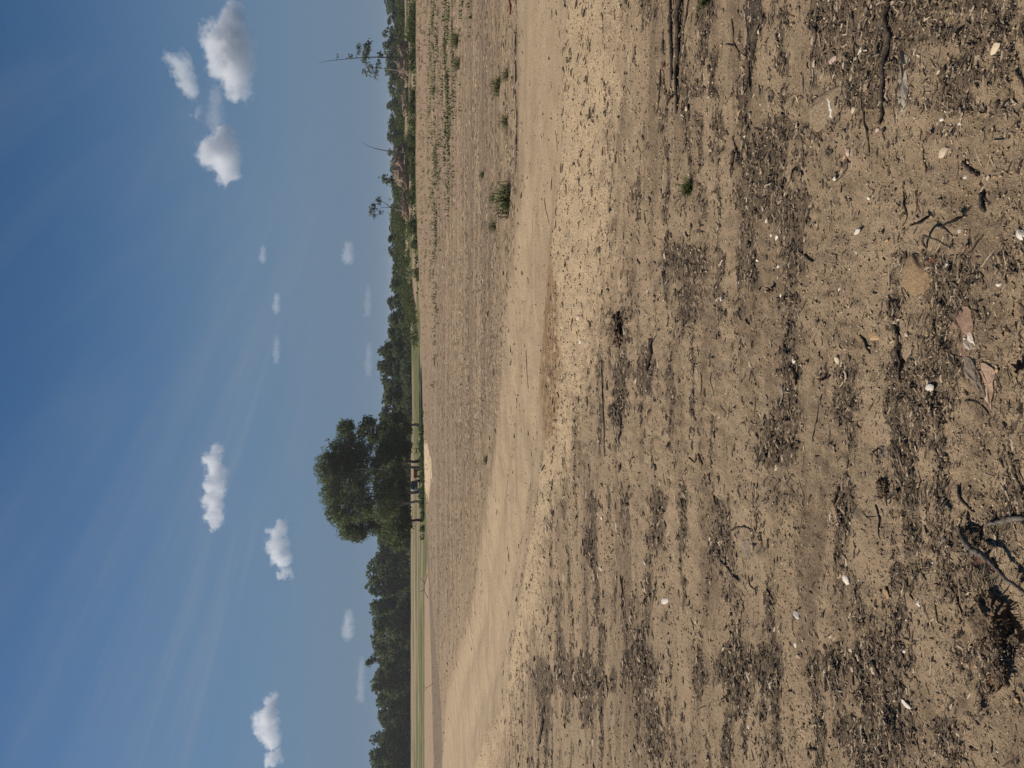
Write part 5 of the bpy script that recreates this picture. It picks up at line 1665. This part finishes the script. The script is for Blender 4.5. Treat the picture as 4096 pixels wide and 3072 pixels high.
x, y = sample_ground(9000, 12, 110, lambda x, y: ((y > yline(TRACK_FAR, x)) & (y < yline(FIELD_EDGE, x))) * (.3 + .7 * ss(.42, .6, fbm(x * .3, y * .8, 3, 81))), rg, 1.75)
n = len(x)
grit("field_clods", "clods of turned soil over the bare field", x, y, (.02 + .065 * rg.random(n) ** 3) * np.clip(y / 20, .6, 2), .26, FIELDCLOD, rg, .3)


# weeds in the field: lines of green
def weed_weight(x, y):
    a = np.exp(-((y - 54.5 - 9 * (fbm(x * .06, x * 0 + 3, 3, 85) - .5)) / 4.5) ** 2) * ss(-2, 6, x)
    b = np.exp(-((y - 34 - 7 * (fbm(x * .09, x * 0 + 5, 3, 86) - .5)) / 3.0) ** 2) * ss(6, 10, x)
    c = .6 * np.exp(-((y - 66) / 2.0) ** 2) * ss(4, 10, x)
    d = .25 * ss(80, 115, y) * ss(4, 20, x)
    e = .16 * ss(8, 14, x) * ss(13, 30, y)
    f = .10 * np.exp(-((y - 92) / 8) ** 2)
    k = ss(.47, .64, fbm(x * .3, y * .45, 4, 83, .6))
    return np.clip((.55 * a + .6 * b + .5 * c + d + e + f) * k, 0, 1) * (y < yline(FIELD_EDGE, x)) * (y > yline(TRACK_FAR, x) + .5) * ((x > -15) | (y < 40))


x, y = sample_ground(90000, 13, 122, weed_weight, rg, 1.3)
n = len(x)
k = 4
xx, yy = np.repeat(x, k) + rg.normal(0, .10, n * k), np.repeat(y, k) + rg.normal(0, .10, n * k)
v, f = blades(n * k, 1, (.20 * np.repeat(np.clip(y / 45, .7, 1.5), k)), .045, rg, np.stack([xx, yy, height(xx, yy) - .01], -1))
tag(link("field_weeds", mesh_np("field_weeds", v, f, GRASS)), "green weeds sprouting in broken lines across the bare field", "weeds", kind="stuff")


# ------------------------------------------------------------------ cumulus clouds: closed hulls filled with vapour
def cloud(name, label, centre, w, h, lumps, dens, seed, depth=.8, noise_s=1.0, faint=False):
    """lumps: (x, z, r) in units of the half width / half height, about the centre; flat base"""
    rg = np.random.default_rng(seed)
    hw, hh = w / 2, h / 2
    L = [(lx * hw * (.8 if faint else 1), rg.normal(0, .18) * hw * depth, lz * hh, r * hh * (1.35 if faint else 1.08)) for lx, lz, r in lumps]
    pts = []
    bm = bmesh.new()
    for (x, y, z, r) in L:
        for k in range(40):
            d = rg.normal(size=3)
            d /= np.linalg.norm(d)
            q = np.array((x, y, z)) + d * r * 1.35
            q[2] = max(q[2], -hh * 1.15)
            bm.verts.new(q)
    bmesh.ops.convex_hull(bm, input=bm.verts[:])
    loose = [v for v in bm.verts if not v.link_faces]
    bmesh.ops.delete(bm, geom=loose, context='VERTS')
    me = bpy.data.meshes.new(name)
    bm.to_mesh(me)
    bm.free()
    m = Mat("vapour")
    co = m.coords('Object')
    nv = m.n.new('ShaderNodeTexNoise')
    nv.inputs['Scale'].default_value = noise_s * (4.5 if faint else 9.0) / h
    nv.inputs['Detail'].default_value = 6
    nv.inputs['Roughness'].default_value = .62
    m.l.new(co, nv.inputs['Vector'])
    nw = m.n.new('ShaderNodeTexNoise')
    nw.inputs['Scale'].default_value = 2.6 / h
    nw.inputs['Detail'].default_value = 3
    nw.inputs['Roughness'].default_value = .6
    m.l.new(co, nw.inputs['Vector'])
    sh = m.n.new('ShaderNodeVectorMath')
    sh.operation = 'MULTIPLY_ADD'
    m.l.new(nw.outputs['Color'], sh.inputs[0])
    sh.inputs[1].default_value = (h * (.45 if faint else .85),) * 3
    sh.inputs[2].default_value = (-h * (.225 if faint else .425),) * 3
    ad = m.n.new('ShaderNodeVectorMath')
    m.l.new(co, ad.inputs[0])
    m.l.new(sh.outputs[0], ad.inputs[1])
    warped = ad.outputs[0]
    if faint:
        sq = m.n.new('ShaderNodeVectorMath')
        sq.operation = 'MULTIPLY'
        m.l.new(warped, sq.inputs[0])
        sq.inputs[1].default_value = (h / w, 1, 1)
        warped = sq.outputs[0]
    fld = None
    core = L if not faint else [(-.3 * hh, 0, .05 * hh, .95 * hh), (.35 * hh, 0, -.05 * hh, .8 * hh)]
    for (x, y, z, r) in core:
        vm = m.n.new('ShaderNodeVectorMath')
        vm.operation = 'DISTANCE'
        m.l.new(warped, vm.inputs[0])
        vm.inputs[1].default_value = (x, y, z)
        g = m.math('SUBTRACT', 1.0, m.math('DIVIDE', vm.outputs['Value'], r))
        if fld is None:
            fld = g
        else:
            nd = m.n.new('ShaderNodeMath')
            nd.operation = 'SMOOTH_MAX'
            m.l.new(fld, nd.inputs[0])
            m.l.new(g, nd.inputs[1])
            nd.inputs[2].default_value = .6 if faint else .2
            fld = nd.outputs[0]
    fld = m.math('ADD', fld, m.math('MULTIPLY', m.math('SUBTRACT', nv.outputs[0], .56 if faint else .52), 1.5 if faint else .9))
    sep = m.n.new('ShaderNodeSeparateXYZ')
    m.l.new(co, sep.inputs[0])
    base = m.step(sep.outputs[2], -hh * 1.05, -hh * .05)
    d = m.math('MULTIPLY', m.step(fld, 0.0, .48 if not faint else .7), base)
    pv = m.n.new('ShaderNodeVolumePrincipled')
    pv.inputs['Color'].default_value = (.90, .91, .93, 1)
    pv.inputs['Anisotropy'].default_value = .25
    m.l.new(m.math('MULTIPLY', d, dens * (.75 if faint else 1)), pv.inputs['Density'])
    m.l.new(pv.outputs[0], m.out.inputs['Volume'])
    me.materials.append(m.m)
    o = link(name, me, None, centre)
    return tag(o, label, "cloud", "small cumulus clouds over the field")


CLOUDS = [
    ("largest bright cumulus cloud at the top of the picture", (1326, 3135, 659), 400, 200, [(-.62, -.35, .62), (-.25, .15, .85), (.15, .35, .85), (.5, -.1, .7), (.2, -.35, .8), (-.2, -.4, .75), (.82, -.25, .4)], .034, 1, False),
    ("soft greyer cumulus cloud left of the largest one", (1327, 3479, 926), 300, 160, [(.6, .35, .68), (.3, .1, .68), (-.05, -.2, .6), (-.4, -.45, .5), (-.75, -.6, .4)], .018, 2, False),
    ("bright round cumulus cloud below the largest one", (936, 3141, 699), 250, 185, [(-.5, -.1, .72), (-.2, .15, .75), (.15, .0, .75), (.5, -.2, .5), (-.1, -.4, .7)], .032, 3, False),
    ("thin grey veil joining the bright cumulus clouds", (1130, 3250, 745), 260, 110, [(-.5, -.1, .7), (0, .0, .8), (.5, .1, .7)], .008, 4, True),
    ("tiny faint cloud nearest to the round bright cumulus", (622, 3739, 640), 95, 55, [(-.3, -.1, .8), (.2, .1, .9)], .022, 5, True),
    ("small faint cloud in the middle of the sky, upper one of two", (388, 3729, 575), 115, 60, [(-.4, .0, .8), (.2, .1, .9)], .022, 6, True),
    ("small faint cloud in the middle of the sky, lower one of two", (166, 3729, 575), 165, 58, [(-.5, -.1, .8), (0, .0, .7), (.5, .1, .8)], .014, 7, True),
    ("small hazy cloud low above the middle wood", (738, 4290, 274), 150, 105, [(-.3, .2, .8), (.2, .1, .7), (.5, -.3, .5)], .016, 8, True),
    ("long flat white cloud high above the oak grove", (-409, 3144, 720), 360, 105, [(-.82, -.15, .55), (-.6, .1, .8), (-.3, -.1, .9), (.0, .1, .95), (.3, -.05, .9), (.58, .15, .8), (.82, -.05, .5)], .034, 9, False),
    ("wedge shaped white cloud lower left of the grove's sky", (-711, 3313, 497), 290, 140, [(-.65, -.45, .45), (-.2, -.1, .65), (.2, .15, .75), (.55, .2, .6), (.75, -.1, .4)], .032, 10, False),
    ("peaked white cloud cut by the bottom edge of the picture", (-1487, 3320, 545), 360, 145, [(-.6, -.35, .55), (-.2, .0, .7), (.15, .25, .75), (.45, .0, .65), (.75, -.2, .5)], .032, 11, False),
    ("hazy little cloud low over the left wood", (-1350, 4290, 274), 185, 110, [(-.3, .0, .8), (.2, .15, .85), (.6, -.3, .5)], .014, 12, True),
    ("long dim cloud strip just above the left wood", (-1779, 4585, 217), 360, 85, [(-.7, .0, .7), (-.3, .0, .8), (.2, .1, .8), (.7, .0, .7)], .007, 13, True),
    ("dim hazy cloud strip above the middle wood", (498, 4579, 177), 250, 75, [(-.5, .0, .8), (.1, .1, .8), (.6, .0, .7)], .008, 14, True),
    ("dim cloud strip close to the oaks' right side", (144, 4578, 172), 260, 80, [(-.5, .0, .8), (.1, .1, .8), (.6, .0, .7)], .008, 15, True),
]
for lab, c, w, h, lumps, dens, seed, faint in CLOUDS:
    cloud("cloud", lab, c, w, h, lumps, dens, seed, faint=faint)


# ------------------------------------------------------------------ the damp summer air over the fields
hb = bmesh.new()
box_bm(hb, -2300, 2300, -40, 2300, -9.5, 17.5)
hm = bpy.data.meshes.new("haze")
hb.to_mesh(hm)
hb.free()
hmat = Mat("air")
hv = hmat.n.new('ShaderNodeVolumePrincipled')
hv.inputs['Color'].default_value = (.86, .92, 1.0, 1)
hv.inputs['Density'].default_value = .00020
hv.inputs['Anisotropy'].default_value = .2
hmat.l.new(hv.outputs[0], hmat.out.inputs['Volume'])
hm.materials.append(hmat.m)
tag(link("haze", hm), kind="stuff")
